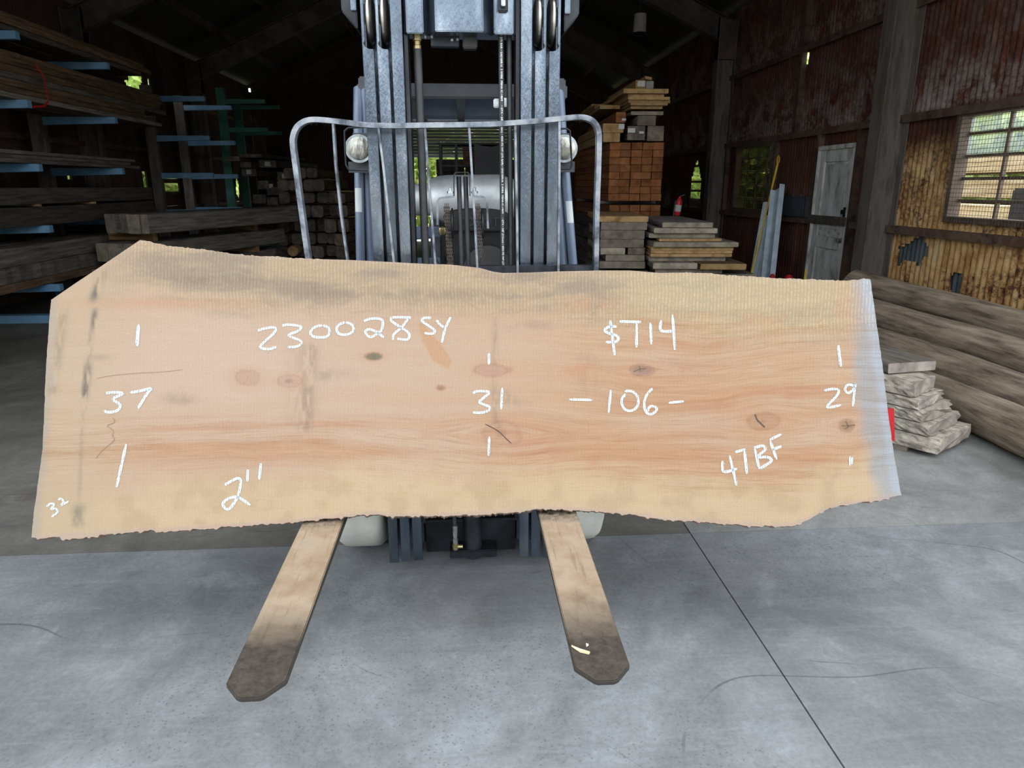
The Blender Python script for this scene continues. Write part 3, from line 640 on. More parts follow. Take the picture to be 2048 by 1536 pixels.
# spilled tan stain with a hard lower edge
sp_c = np.interp(Y, [640, 665, 700, 735], [838, 850, 872, 895]); sp_w = np.interp(Y, [640, 690, 722, 740], [3, 17, 20, 0])
colr = lay(colr, sm(sp_w - np.abs(X - sp_c) + (n_c - .5) * 6, -2, 2) * (Y > 645) * (Y < 738) * .55, S(204, 150, 104))
kc = [S(120, 114, 92), S(196, 158, 138), S(194, 152, 132), S(192, 150, 132), S(172, 132, 106), S(164, 132, 116), S(190, 146, 114), S(166, 134, 102), S(200, 154, 126)]
for (kx, ky, rx, ry), c, ks in zip(KN, kc, KS):
    rr = np.sqrt(((X - kx) / rx) ** 2 + ((Y - ky) / ry) ** 2) + (n_c - .5) * .7
    colr = lay(colr, sm(rr, 2.6, .9) * .3, S(208, 158, 122))
    colr = lay(colr, np.exp(-((rr - 1) / .13) ** 2) * .5 * ks, S(160, 112, 86))
    colr = lay(colr, sm(rr, 1.0, .75) * .85 * ks, c); colr = lay(colr, sm(rr, .3, .05) * .4 * ks, S(120, 88, 68))
for (x, y, rx, ry, am, c) in ((1160, 737, 46, 16, .5, S(206, 138, 108)), (1075, 900, 40, 26, .45, S(206, 146, 122)), (1370, 735, 70, 18, .45, S(196, 146, 118)), (1340, 590, 200, 12, .0, S(0, 0, 0)), (1190, 915, 14, 22, .4, S(202, 140, 100)), (1560, 790, 60, 14, .5, S(196, 140, 104)), (1440, 815, 70, 18, .5, S(200, 144, 106)), (1560, 640, 150, 16, .4, S(206, 150, 108)), (1500, 690, 170, 10, .35, S(200, 142, 100)), (1190, 608, 60, 14, .4, S(202, 142, 106)), (720, 938, 40, 4, .5, S(190, 128, 90)), (1700, 620, 40, 60, .35, S(210, 158, 116)), (670, 850, 60, 8, .4, S(200, 140, 104))):
    colr = lay(colr, am * np.exp(-((X - x) / rx) ** 2 - ((Y - y) / ry) ** 2) * sm(n_c, .2, .6), c)
brk = sm(np.minimum(dB - rag_b[:, None], dT + 4) + (n_c - .5) * 6, 9, 2); colr = lay(colr, brk * .6, S(196, 168, 154))
gst = np.clip(.22 + .8 * np.exp(-((G - 895) / 55) ** 2) + .75 * sm(X, 1000, 1300) * sm(dT, 60, 110) * sm(dB, 40, 90), 0, 1)
saw = np.clip(sapt * 1.0 + .16, 0, 1) * sm(X, 150, 300)
thick = .051
def world_of(Xp, Yp, off):
    out = np.zeros(Xp.shape + (3,)); fw, rt, up, C0, sn, p0 = [np.array(v) for v in (_fw, _rt, _up, _C, SN, SP0)]
    d = fw + ((Xp - 1024) / FPX)[..., None] * rt - ((Yp - 768) / FPX)[..., None] * up
    t = ((p0 - C0) @ sn) / (d @ sn); return C0 + d * t[..., None] + sn * off
front = world_of(X, Y, 0.0).reshape(-1, 3)
bidx = np.r_[np.arange(NU) * NV, (NU - 1) * NV + np.arange(1, NV), (np.arange(NU - 2, -1, -1)) * NV + NV - 1, np.arange(NV - 2, 0, -1)]
nb = len(bidx)
cen = front.mean(0); back_ring = front[bidx] - np.array(SN) * thick
# live edges slope and crumble towards the back
jig = (np.random.default_rng(3).random((nb, 1)) - .5) * .012
mid_ring = front[bidx] - np.array(SN) * thick * .5 + (front[bidx] - cen) / np.linalg.norm(front[bidx] - cen, axis=1)[:, None] * (np.abs(jig) + .002)
V_all = np.vstack([front, mid_ring, back_ring, (back_ring.mean(0))[None]])
i_, j_ = np.meshgrid(np.arange(NU - 1), np.arange(NV - 1), indexing='ij'); a = (i_ * NV + j_).ravel()
quads = np.c_[a, a + NV, a + NV + 1, a + 1]
n0 = NU * NV; r = np.arange(nb); r2 = (r + 1) % nb
side1 = np.c_[bidx[r2], bidx[r], n0 + r, n0 + r2]; side2 = np.c_[n0 + r2, n0 + r, n0 + nb + r, n0 + nb + r2]
# closed back: a coarser sheet mirrored from the front grid
bi = np.unique(np.r_[np.arange(0, NU, 12), NU - 1]); bj = np.unique(np.r_[np.arange(0, NV, 12), NV - 1])
faces = [tuple(q) for q in quads.tolist()] + [tuple(q) for q in side1.tolist()] + [tuple(q) for q in side2.tolist()] + [tuple((n0 + nb + r[::-1]).tolist())]
me = bpy.data.meshes.new('live_edge_slab'); me.from_pydata(V_all[:-1].tolist(), [], faces); me.update()
nvt = len(V_all) - 1
ca = me.attributes.new('wood_colour', 'FLOAT_COLOR', 'POINT'); buf = np.ones((nvt, 4)); buf[:n0, :3] = colr.reshape(-1, 3) * np.array([1.0, 1.06, 1.11]) * .80 / 1.93; buf[:n0, 3] = gst.ravel(); buf[n0:, :3] = S(186, 156, 140) / 2
ca.data.foreach_set('color', buf.ravel().astype(np.float32))
ga = me.attributes.new('grain', 'FLOAT_VECTOR', 'POINT'); gb = np.zeros((nvt, 3)); gb[:n0, 0] = X.ravel() / 620; gb[:n0, 1] = G.ravel() / 620; gb[:n0, 2] = saw.ravel()
gb[n0:n0 + nb] = gb[bidx]; gb[n0 + nb:n0 + 2 * nb] = gb[bidx]; ga.data.foreach_set('vector', gb.ravel().astype(np.float32))
def slabmat():
    t = NT('sawn_cypress_slab')
    a1 = t.node('ShaderNodeAttribute', attribute_name='wood_colour'); a2 = t.node('ShaderNodeAttribute', attribute_name='grain')
    sx = t.node('ShaderNodeSeparateXYZ'); t.link(a2.outputs['Vector'], sx.inputs[0])
    flat = t.node('ShaderNodeCombineXYZ'); t.link(sx.outputs[0], flat.inputs[0]); t.link(sx.outputs[1], flat.inputs[1]); v = flat.outputs[0]
    gr1 = t.noise(t.mapv(v, (1.3, 26, 1)), 1.6, 5, .62); gr2 = t.noise(t.mapv(v, (3, 120, 1)), 2.4, 5, .65); spk = t.noise(t.mapv(v, (1, 1.4, 1)), 190, 3, .7)
    ga_ = a1.outputs['Alpha']; c = t.mix(t.math('MULTIPLY', t.ramp(gr1, [(.42, (0, 0, 0)), (.64, (.36,) * 3)]), ga_), a1.outputs['Color'], t.mix(1.0, a1.outputs['Color'], srgb(222, 188, 158), 'MULTIPLY'))
    c = t.mix(t.math('MULTIPLY', t.ramp(gr2, [(.5, (0, 0, 0)), (.72, (.6,) * 3)]), ga_), c, t.mix(1.0, c, srgb(216, 184, 156), 'MULTIPLY'))
    c = t.mix(t.math('MULTIPLY', t.ramp(gr2, [(.25, (.5,) * 3), (.47, (0, 0, 0))]), ga_), c, t.mix(1.0, c, (1.14, 1.17, 1.2), 'MULTIPLY'))
    c = t.mix(t.ramp(spk, [(.5, (0, 0, 0)), (.75, (.6,) * 3)]), c, t.mix(1.0, c, (.68, .64, .58), 'MULTIPLY'))
    # band-saw marks across the grain, palest where the fibres were torn
    wob = t.noise(t.mapv(v, (.6, 3, 1)), 2.0, 2, .5)
    ph = t.math('ADD', t.math('MULTIPLY', sx.outputs[0], 620 / 6.9 * 2 * pi), t.math('MULTIPLY', wob, 14))
    w_ = t.math('SINE', ph); brk = t.noise(t.mapv(v, (14, 26, 1)), 3, 3, .7)
    sm_ = t.math('MULTIPLY', t.math('MULTIPLY', t.ramp(t.math('ADD', t.math('MULTIPLY', w_, .5), .5), [(.45, (0, 0, 0)), (.85, (1, 1, 1))]), sx.outputs[2]), t.ramp(brk, [(.38, (0, 0, 0)), (.6, (1, 1, 1))]))
    c = t.mix(t.math('MULTIPLY', sm_, .9), c, t.mix(1.0, c, (1.34, 1.36, 1.28), 'MULTIPLY'))
    t.bump(t.math('ADD', t.math('MULTIPLY', w_, .3), t.math('ADD', gr2, spk)), .12, .002)
    return t.out(c, .82, 0, .2)
SLAB = mobj('live_edge_slab', me, slabmat()); tag(SLAB, 'wide live-edge wood slab with chalk numbers leaning on the forks', 'wood slab')
me.polygons.foreach_set('use_smooth', [True] * len(me.polygons)); me.set_sharp_from_angle(angle=radians(35))
PINV[SLAB.name] = Matrix.Identity(4)

# --- chalk figures
def chalkmat():
    t = NT('white_chalk'); p = t.pos()
    w_ = t.node('ShaderNodeTexWave', wave_type='BANDS', bands_direction='X'); w_.inputs['Scale'].default_value = 40; w_.inputs['Distortion'].default_value = 1.5; w_.inputs['Detail'].default_value = 2; w_.inputs['Detail Scale'].default_value = 6
    t.link(p, w_.inputs['Vector']); n = t.noise(p, 170, 3, .7)
    f = t.ramp(t.math('ADD', t.math('MULTIPLY', w_.outputs['Fac'], .34), t.math('MULTIPLY', n, .8)), [(.30, (.2,) * 3), (.54, (1, 1, 1))])
    tr = t.node('ShaderNodeBsdfTransparent'); m = t.node('ShaderNodeMixShader'); t.link(f, m.inputs[0]); t.link(tr.outputs[0], m.inputs[1])
    t.out(srgb(168, 178, 180), .9, 0, .1); t.link(t.b.outputs[0], m.inputs[2]); t.link(m.outputs[0], t.n['Material Output'].inputs['Surface'])
    return t.m
MAT['chalk'] = chalkmat(); MAT['resin'] = noisy('brown_resin_line', srgb(108, 80, 62), srgb(126, 98, 78), None, 30, bump=0, vary=0); MAT['crack'] = noisy('dark_drying_crack', srgb(40, 28, 20), srgb(64, 46, 34), None, 30, bump=0, vary=0)
def smoothline(P, n=5):
    P = [Vector((*p, 0)) for p in P]
    if len(P) < 3: return [P[0].lerp(P[-1], k / 6) for k in range(7)]
    out = []
    for i in range(len(P) - 1):
        a, b, c, d = P[max(i - 1, 0)], P[i], P[i + 1], P[min(i + 2, len(P) - 1)]
        for k in range(n):
            t = k / n; out.append(.5 * ((2 * b) + (c - a) * t + (2 * a - 5 * b + 4 * c - d) * t * t + (3 * b - 3 * c + d - a) * t ** 3))
    return out + [P[-1]]
def strokes(name, label, lines, org, sc, w=5.0, mat='chalk', off=.0012, curve=True):
    b = MB()
    for ln in lines:
        P = [(org[0] + x * sc, org[1] + y * sc) for x, y in ln]
        C_ = smoothline(P) if curve else [Vector((*p, 0)) for p in P]
        n = len(C_); L, R = [], []
        for i, p in enumerate(C_):
            d = (C_[min(i + 1, n - 1)] - C_[max(i - 1, 0)]); d = d.normalized() if d.length > 1e-6 else Vector((1, 0, 0))
            q = Vector((-d.y, d.x, 0)); ww = w / 2 * (.55 if i in (0, n - 1) else 1) * (.92 + .16 * random.random())
            L.append(p + q * ww); R.append(p - q * ww)
        V = [slabpt(p.x, p.y, off) for p in L] + [slabpt(p.x, p.y, off) for p in R]
        b.add(V, [(i, i + 1, n + i + 1, n + i) for i in range(n - 1)])
    o = b.obj(name, mat, SLAB); o['label'] = label; return o
A1 = ((500, 620), .2051)
strokes('chalk_writing', 'white chalk figures reading 2300285Y', [
    [(75, 203), (130, 185), (240, 172), (235, 225), (112, 340), (112, 372), (190, 382), (258, 360)],
    [(315, 155), (360, 145), (440, 150), (500, 165), (470, 205), (385, 240), (400, 262), (490, 300), (495, 335), (440, 360), (370, 362)],
    [(705, 150), (640, 165), (592, 210), (605, 250), (660, 268), (745, 262), (775, 220), (765, 175), (715, 150)],
    [(928, 120), (865, 148), (845, 190), (870, 232), (930, 242), (985, 225), (1010, 185), (988, 140), (935, 122)],
    [(1110, 110), (1170, 88), (1250, 85), (1295, 110), (1285, 190), (1240, 232), (1180, 265), (1138, 240), (1128, 205), (1170, 190), (1235, 215), (1305, 268)],
    [(1572, 76), (1480, 72), (1385, 76), (1383, 110), (1470, 170), (1550, 228), (1535, 288), (1430, 280)], [(1545, 80), (1485, 165), (1405, 235), (1392, 292)],
    [(1765, 78), (1695, 80), (1682, 112), (1750, 160), (1803, 205), (1775, 232), (1700, 226)], [(1820, 100), (1848, 138), (1890, 170)], [(1958, 70), (1905, 180), (1870, 320)]], *A1)
B1 = ((40, 460), .2539); B2 = ((40, 760), .2539)
strokes('chalk_writing', 'white chalk tick above the 37', [[(936, 745), (924, 915)]], *B1, w=7)
strokes('chalk_writing', 'white chalk 37', [[(680, 105), (740, 98), (812, 108), (735, 150), (790, 195), (772, 238), (705, 255), (658, 243)], [(870, 100), (960, 84), (1033, 68), (1005, 105), (930, 225)]], *B2, w=5.5)
strokes('chalk_writing', 'long white chalk tick below the 37', [[(838, 505), (762, 845)]], *B2, w=6)
strokes('chalk_writing', 'small white chalk 32 in the corner', [[(212, 998), (240, 975), (270, 980), (248, 1018), (278, 1012), (300, 1038), (250, 1078)], [(302, 945), (325, 935), (345, 960), (325, 988), (385, 955)]], *B2, w=4)
strokes('chalk_writing', 'white chalk 2 inch mark', [[(1615, 828), (1660, 800), (1715, 775), (1740, 800), (1715, 920), (1650, 1015), (1608, 1000), (1602, 968), (1650, 932), (1720, 925), (1815, 985)], [(1797, 705), (1792, 800)], [(1899, 655), (1885, 785)]], *B2, w=5.5)
C1 = ((500, 760), .2734); C2 = ((500, 500), .2734)
strokes('chalk_writing', 'white chalk 31', [[(1630, 98), (1668, 82), (1750, 90), (1700, 138), (1680, 165), (1752, 198), (1740, 225), (1690, 240), (1630, 237)], [(1845, 58), (1838, 215)]], *C1, w=5)
strokes('chalk_writing', 'white chalk tick below the 31', [[(1750, 415), (1745, 555)]], *C1, w=5)
strokes('chalk_writing', 'white chalk tick above the 31', [[(1748, 755), (1748, 840)]], *C2, w=5)
D1 = ((1000, 520), .2474)
strokes('chalk_writing', 'white chalk price $714', [[(942, 540), (885, 540), (846, 566), (872, 590), (940, 612), (956, 640), (930, 662), (855, 665)], [(890, 488), (905, 600), (926, 770)],
    [(965, 497), (1050, 500), (1138, 502)], [(1105, 512), (1103, 708)], [(1215, 508), (1222, 682)], [(1302, 488), (1300, 570), (1400, 576)], [(1394, 443), (1412, 728)]], *D1, w=5.5)
strokes('chalk_writing', 'white chalk -106-', [[(560, 1128), (745, 1132)], [(896, 1050), (877, 1237)], [(1008, 1062), (1062, 1062), (1108, 1100), (1116, 1165), (1080, 1212), (1022, 1216), (986, 1172), (986, 1120), (1016, 1085)], [(1232, 1038), (1186, 1090), (1165, 1160), (1180, 1230), (1225, 1246), (1266, 1212), (1250, 1186), (1212, 1186), (1190, 1225)], [(1363, 1155), (1487, 1143)]], *D1, w=5)
E1 = ((1380, 540), .3517)
strokes('chalk_writing', 'white chalk tick above the 29', [[(842, 428), (857, 550)]], *E1, w=6)
strokes('chalk_writing', 'white chalk 29', [[(762, 687), (800, 678), (842, 682), (834, 715), (778, 780), (858, 768)], [(937, 662), (900, 652), (880, 678), (900, 700), (934, 672), (938, 650), (925, 775)]], *E1, w=5)
strokes('chalk_writing', 'short white chalk tick below the 29', [[(909, 1060), (908, 1112)], [(922, 1064), (918, 1105)]], *E1, w=3.5)
strokes('chalk_writing', 'white chalk 47BF', [[(185, 1085), (190, 1147), (266, 1130)], [(224, 1055), (264, 1225)], [(256, 1036), (315, 1020)], [(308, 1022), (323, 1160)], [(366, 1012), (393, 1132)], [(362, 1012), (412, 1000), (426, 1022), (385, 1062), (442, 1065), (460, 1088), (395, 1130)], [(455, 972), (492, 1078)], [(452, 966), (518, 934)], [(466, 1022), (520, 1002)]], *E1, w=5.5)
for ln in ([(1720, 322), (1790, 358), (1830, 385), (1870, 425), (1912, 465)],): strokes('drying_crack', 'dark drying crack below the 31', [ln], *C1, w=1.6, mat='crack')
strokes('drying_crack', 'dark drying crack beside 47BF', [[(370, 820), (380, 850), (400, 870), (425, 895)]], *E1, w=2.6, mat='crack')
strokes('drying_crack', 'fine star crack in a small knot', [[(885, 860), (900, 890)], [(862, 885), (900, 886), (940, 880)], [(880, 905), (905, 890)]], *E1, w=1.0, mat='crack')
strokes('drying_crack', 'fine crack in the round knot', [[(1075, 905), (1130, 882), (1180, 880)], [(1125, 855), (1135, 905)]], *D1, w=.8, mat='crack')
strokes('drying_crack', 'long fine check left of the ticks', [[(600, 1172), (700, 1150), (900, 1130), (1150, 1115), (1280, 1100)]], *B1, w=.8, mat='resin')
strokes('drying_crack', 'brown wavy resin line', [[(735, 300), (745, 335), (690, 360), (735, 400), (730, 440), (742, 475), (650, 555), (600, 615)]], *B2, w=1.1, mat='resin')

# ================================================================ THE FORKLIFT
FK = empty('forklift', (0.01, 3.6, 0), 'blue-black forklift with twin-channel mast, steel backrest and two forks', 'forklift')
def part(b, name, mat, parent=None, smooth=False, bevel=0, label=None):
    o = b.obj(name, mat, parent or FK, smooth, bevel)
    PINV[o.name] = Matrix.Identity(4)
    if label: o['label'] = label
    return o
# children keep world coordinates: the parent inverse of a part is identity because parts sit under FK with its inverse
def sub(b, name, mat, par, smooth=False, bevel=0, label=None):
    me_ = bpy.data.meshes.new(name); me_.from_pydata(b.v, [], b.f); me_.update()
    o = mobj(name, me_, mat, None, smooth, b.mi, bevel); o.parent = par; o.matrix_parent_inverse = Matrix.Identity(4)
    if label: o['label'] = label
    return o
MX = .008; YM = 2.585                 # mast centre line, front of the rails
def rail(s, k, notch):
    """one mast channel: front flange (with a roller window cut in it), web, rear flange"""
    x1 = .333 - k * .0485; x0 = x1 - .037; zt, zb = 2.34, .035 + .004 * k; zn = 1.955
    P = [(x1, zb), (x1, zt)]
    if notch: P += [(x1 - .009, zt), (x1 - .009, zn + .03)] + [(x0 + .0 + .0345 - .024 - .0105 * 0 + .024 * cos(t) - .0, zn + .03 - .024 * sin(t)) for t in [i * pi / 12 for i in range(1, 7)]] + [(x0, zn + .006)]
    else: P += [(x0, zt)]
    P += [(x0, zb)]
    b = MB(); b.prism([(MX + s * x, YM, z) for x, z in P], (0, .018, 0))
    b.b2(*[tuple(f(a, c) for a, c in zip((MX + s * (x1 - .012), YM + .018, zb), (MX + s * x1, YM + .15, zt))) for f in (min, max)], m=1)
    b.b2(*[tuple(f(a, c) for a, c in zip((MX + s * x0, YM + .15, zb), (MX + s * x1, YM + .166, zt))) for f in (min, max)])
    part(b, 'mast_rail', ['mast', 'rubber'], bevel=.0018)  # web coloured black: shade of the gaps between rails is painted in
    if notch:
        b = MB(); xc = MX + s * (x0 + .0165); b.lathe((xc - .0135, YM + .088, 2.07), (1, 0, 0), [(0, .060), (.003, .074), (.010, .08), (.017, .08), (.024, .074), (.027, .060)], 40)
        part(b, 'chain_roller', 'bare', smooth=True)
for s in (-1, 1):
    for k, nt in ((0, True), (1, True), (2, False)): rail(s, k, nt)
    # inner liner bar and edge strip beside the innermost channel
    b = MB(); b.b2((MX + s * .189 - .006, YM + .02, .2), (MX + s * .189 + .006, YM + .12, 2.3)); part(b, 'mast_liner', 'darkmast')
    # upper side bracket
    x = MX + s * .345; b = MB()
    b.prism([(x, YM + .0, 2.02), (x + s * .05, YM + .0, 2.075), (x + s * .05, YM + .0, 2.2), (x, YM + .0, 2.2)], (0, .13, 0)); part(b, 'side_bracket', 'darkmast', bevel=.004)
    b = MB(); b.b2((min(x, x + s * .018), YM - .012, 2.075), (max(x, x + s * .018), YM, 2.2)); part(b, 'bracket_plate', 'mast', bevel=.002)
# top tie beam, bent plate
zt0, zt1 = atY(900, 66, YM - .02).z, atY(900, 3, YM - .02).z
xx = [atY(p, 40, YM).x for p in (800, 813, 846, 856, 871, 965, 983, 988, 1026, 1036)]
yy = [YM + .04, YM - .005, YM - .01, YM + .03, YM - .04, YM - .04, YM + .01, YM - .015, YM - .012, YM + .04]
b = MB(); n = len(xx)
poly = [(x, y, zt0) for x, y in zip(xx, yy)] + [(xx[-1], YM + .09, zt0), (xx[0], YM + .09, zt0)]
b.prism(poly, (0, 0, zt1 - zt0 + .05)); TIE = part(b, 'tie_beam', 'mast', bevel=.003)
kx = atY(1006, 12, YM - .03).x
b = MB(); b.b2((kx - .017, YM - .028, atY(1006, 27, YM).z), (kx + .017, YM - .008, 2.2)); b2o = sub(b, 'chain_anchor', 'darkmast', TIE, bevel=.003)
b = MB(); b.b2((kx - .007, YM - .05, atY(1006, 19, YM).z), (kx + .007, YM - .03, 2.2)); sub(b, 'anchor_pin', 'zinc', TIE, bevel=.002)
for px, py in ((851, 75), (864, 75), (904, 81), (915, 80)):
    p = atY(px, py, YM + .05); b = MB(); b.lathe(p, (0, -1, 0), [(0, .0065), (.008, .0065), (.012, .004)], 8); sub(b, 'bolt', 'zinc', TIE)
b = MB(); b.b2((atY(860, 70, YM).x, YM + .05, zt0 - .028), (atY(918, 70, YM).x, YM + .09, zt0)); sub(b, 'bolt_strip', 'darkmast', TIE, bevel=.002)
b = MB(); b.b2((atY(925, 70, YM).x, YM + .04, zt0 - .035), (atY(955, 70, YM).x, YM + .09, zt0)); sub(b, 'stop_block', 'rubber', TIE, bevel=.004)
# lift pipe on the left of the mast
p0, p1 = atY(835, 98, YM + .05), atY(852, 540, YM + .05); p2 = Vector((p1.x, p1.y, .35))
b = MB(); b.tube([p0, p1, p2], .0145, 14); LP = part(b, 'lift_pipe', 'rubber', smooth=True)
pf = atY(835, 104, YM + .05); b = MB(); b.lathe(pf, (0, 0, 1), [(0, .013), (.02, .0135), (.022, .0115), (.033, .0115), (.035, .015), (.05, .015), (.052, .01), (.068, .011), (.07, .007)], 12); sub(b, 'pipe_fitting', 'brass', LP)
# hoses on the right, one with white printed lettering
def hose(pxt, pxb, r, Yh):
    a, c = atY(pxt[0], pxt[1], Yh), atY(pxb[0], pxb[1], Yh); d = Vector((c.x, c.y, .45))
    b = MB(); b.tube([Vector((a.x, a.y, zt0 + .02)), a, c, d], r, 14); return part(b, 'hydraulic_hose', 'rubber', smooth=True), a, c
HA, ha, hc = hose((1002, 75), (1006, 545), .0095, YM + .035)
HB, _a, _c = hose((1018, 75), (1022, 545), .0095, YM + .05)
def textmesh(txt, size, extr=0.0):
    cu = bpy.data.curves.new('txt', 'FONT'); cu.body = txt; cu.size = size; cu.extrude = extr; cu.align_y = 'CENTER'; cu.resolution_u = 2
    to = bpy.data.objects.new('txt', cu); COL.objects.link(to)
    dg = bpy.context.evaluated_depsgraph_get(); m_ = bpy.data.meshes.new_from_object(to.evaluated_get(dg)); w_ = max([v.co.x for v in m_.vertices] + [0])
    bpy.data.objects.remove(to); return m_, w_
seq = '275 BAR \u2022 SAE100R16  2 WIRE  MSHA IC-140/9     \u2022 GTX \u2022 3/8" (9.5mm) \u2022 4000 PSI WP (275 BAR) \u2022 SAE100R16  2 WIRE  MSHA IC-140/9     \u2022 GTX \u2022 3/8" (9.5mm) \u2022 4000 PSI WP (275 BAR)'
def hoseprint(H, a, c, r, size, dxx, text):
    m_, w_ = textmesh(text, size); L = (a - c).length
    m_.transform(Matrix.Scale(L / w_, 4, (1, 0, 0)))
    ax = (c - a).normalized(); nrm = Vector((0, -1, 0)); up_ = nrm.cross(ax)
    R = Matrix((ax, up_, nrm)).transposed().to_4x4(); R.translation = a + Vector((dxx, -r - .0006, 0)); m_.transform(R)
    o = mobj('hose_lettering', m_, 'print'); o.parent = H; o.matrix_parent_inverse = Matrix.Identity(4); o['label'] = 'white printed hose specification'
hoseprint(HA, ha, hc, .0095, .0095, .0, seq)
for px, py in ((993, 207), (1010, 205)):
    p = atY(px, py, YM + .07); b = MB(); b.box(p, (.022, .02, .03)); part(b, 'hose_clamp', 'zinc', bevel=.003)
# centre: hose loops over the free-lift cylinder, two leaf chains, guards
yc = YM + .06
for px in (917.5, 931):
    a, c = atY(px, 353, yc), atY(px + 6, 540, yc); b = MB(); b.tube([a, c, Vector((c.x, c.y, .5))], .0085, 12); part(b, 'centre_hose', 'rubber', smooth=True)
gpts = [(908, 392), (908, 350), (911, 345), (936, 345), (939, 350), (940, 392)]
b = MB(); b.tube([atY(*p, yc - .02) for p in gpts], 0, sq=(.03, .004), upv=(0, 1, 0)); part(b, 'hose_guard', 'darkmast')
for s_, pts in ((0, [(875, 450), (875, 402), (880, 396), (909, 393)]), (1, [(946, 393), (968, 394), (974, 401), (976, 457)])):
    b = MB(); b.tube([atY(*p, yc - .03) for p in pts], 0, sq=(.008, .008), upv=(0, 1, 0)); G_ = part(b, 'chain_guard', 'rack_bar', bevel=.001)
    q_ = atY(901 if s_ == 0 else 949, 387, yc - .03); b = MB(); b.lathe(q_, (0, 0, 1), [(0, .012), (.008, .012), (.008, .006), (.02, .006), (.022, .003)], 8); sub(b, 'nut', 'zinc', G_)
for px0, px1, pd in ((893, 903, 905), (955, 963, 965)):
    a, c = atY(px0, 408, yc + .01), atY(px1, 560, yc + .01); L = (c - a).length; n = 22
    CH = empty('x'); bpy.data.objects.remove(CH)
    b = MB()
    for i in range(n):                       # alternating link plates
        p = a.lerp(c, (i + .5) / n)
        for o_ in ((-.009, -.003, .003, .009) if i % 2 else (-.006, 0, .006)): b.box((p.x + o_, p.y, p.z), (.0026, .016, L / n * 1.35))
        b.cyl((p.x - .0115, p.y, p.z - L / n / 2), (p.x + .0115, p.y, p.z - L / n / 2), .0035, 8)
    b.tube([Vector((c.x, c.y, c.z)), Vector((c.x, c.y, .6))], 0, sq=(.016, .02))
    part(b, 'lift_chain', 'grease')
    p = atY(pd, 447, yc + .03); b = MB(); b.lathe((p.x - .004, p.y, p.z), (1, 0, 0), [(0, .05), (.002, .056), (.006, .056), (.008, .05)], 28); part(b, 'chain_pulley', 'darkmast', smooth=True)
# foot of the mast: cross plate, tilt cylinder barrel, base, hydraulic elbow
z0_, z1_ = atY(940, 1099, YM + .13).z, atY(940, 1020, YM + .13).z
b = MB(); b.b2((MX - .19, YM + .12, z0_), (MX + .19, YM + .135, z1_ + .3)); part(b, 'cross_plate', 'darkmast', bevel=.002)
b = MB(); b.b2((MX - .19, YM + .10, atY(940, 1043, YM + .1).z), (MX + .19, YM + .12, atY(940, 1038, YM + .1).z)); part(b, 'cross_rib', 'darkmast', bevel=.002)
pc = atY(946, 1100, YM + .07); zb_ = atY(946, 1117, YM + .04).z
b = MB(); b.lathe((pc.x, YM + .075, zb_), (0, 0, 1), [(0, .044), (.035, .045), (.037, .040), (.3, .040), (.302, .036), (1.15, .036), (1.16, .028)], 36); LC = part(b, 'lift_cylinder', 'darkmast', smooth=True)
b = MB(); b.b2((atY(900, 1100, YM + .06).x, YM + .03, zb_ + .008), (atY(993, 1100, YM + .06).x, YM + .12, zb_ + .042)); sub(b, 'cylinder_base', 'darkmast', LC, bevel=.004)
pe_ = atY(911, 1093, YM + .03); b = MB(); b.lathe((pe_.x, pe_.y, pe_.z), (0, 0, 1), [(-.012, .012), (.012, .013), (.013, .01), (.018, .01)], 8); b.tube([pe_, pe_ + Vector((.03, 0, 0))], .008, 8); sub(b, 'brass_elbow', 'brass', LC)
b = MB(); b.lathe((pe_.x, pe_.y, pe_.z + .018), (0, 0, 1), [(0, .011), (.018, .011), (.02, .0085), (.028, .0085), (.03, .0105), (.075, .0105), (.077, .009)], 8); sub(b, 'hose_end', 'zinc', LC)
b = MB(); b.tube([pe_ + Vector((0, 0, .09)), pe_ + Vector((-.004, .005, .17)), pe_ + Vector((-.008, .02, .4))], .0085, 10); sub(b, 'base_hose', 'rubber', LC, True)

# carriage, backrest and forks
YB_ = 2.512
b = MB(); b.b2((-.50, YB_, 1.19), (.475, YB_ + .045, 1.245)); b.b2((-.50, YB_, .50), (.475, YB_ + .045, .60))
for x in (-.15, .17): b.b2((x - .03, YB_ + .005, .60), (x + .03, YB_ + .04, 1.19))
part(b, 'carriage', 'darkmast', bevel=.003)
pts = [(640, 660), (618, 520), (604, 420), (592, 330), (587, 290), (588, 272), (594, 257), (604, 247), (618, 241), (640, 240), (690, 245), (730, 250), (780, 252), (850, 251), (930, 250), (980, 249), (1030, 246), (1080, 242), (1120, 238), (1150, 235), (1170, 236), (1185, 243), (1194, 256), (1197, 275), (1196, 330), (1193, 420), (1191, 540), (1189, 660)]
P = smoothline(pts, 4); b = MB(); b.tube([atY(p.x, p.y, YB_) for p in P], 0, sq=(.036, .0165), upv=(0, 1, 0)); BR = part(b, 'load_backrest', 'rack_bar', smooth=True, label='bent steel load backrest')
for ptsb in ([(667, 247), (672, 330), (683, 430), (697, 530), (712, 640)], [(757, 252), (767, 330), (778, 430), (790, 540), (800, 640)], [(850, 252), (857, 350), (865, 450), (872, 540), (880, 640)], [(938, 250), (944, 350), (950, 450), (955, 545), (960, 640)], [(1030, 246), (1032, 350), (1034, 450), (1035, 550), (1036, 640)], [(1118, 239), (1118, 350), (1117, 450), (1116, 550), (1114, 640)]):
    b = MB(); b.tube([atY(*p, YB_) for p in ptsb], 0, sq=(.026, .0075), upv=(0, 1, 0)); sub(b, 'backrest_bar', 'rack_bar', BR)
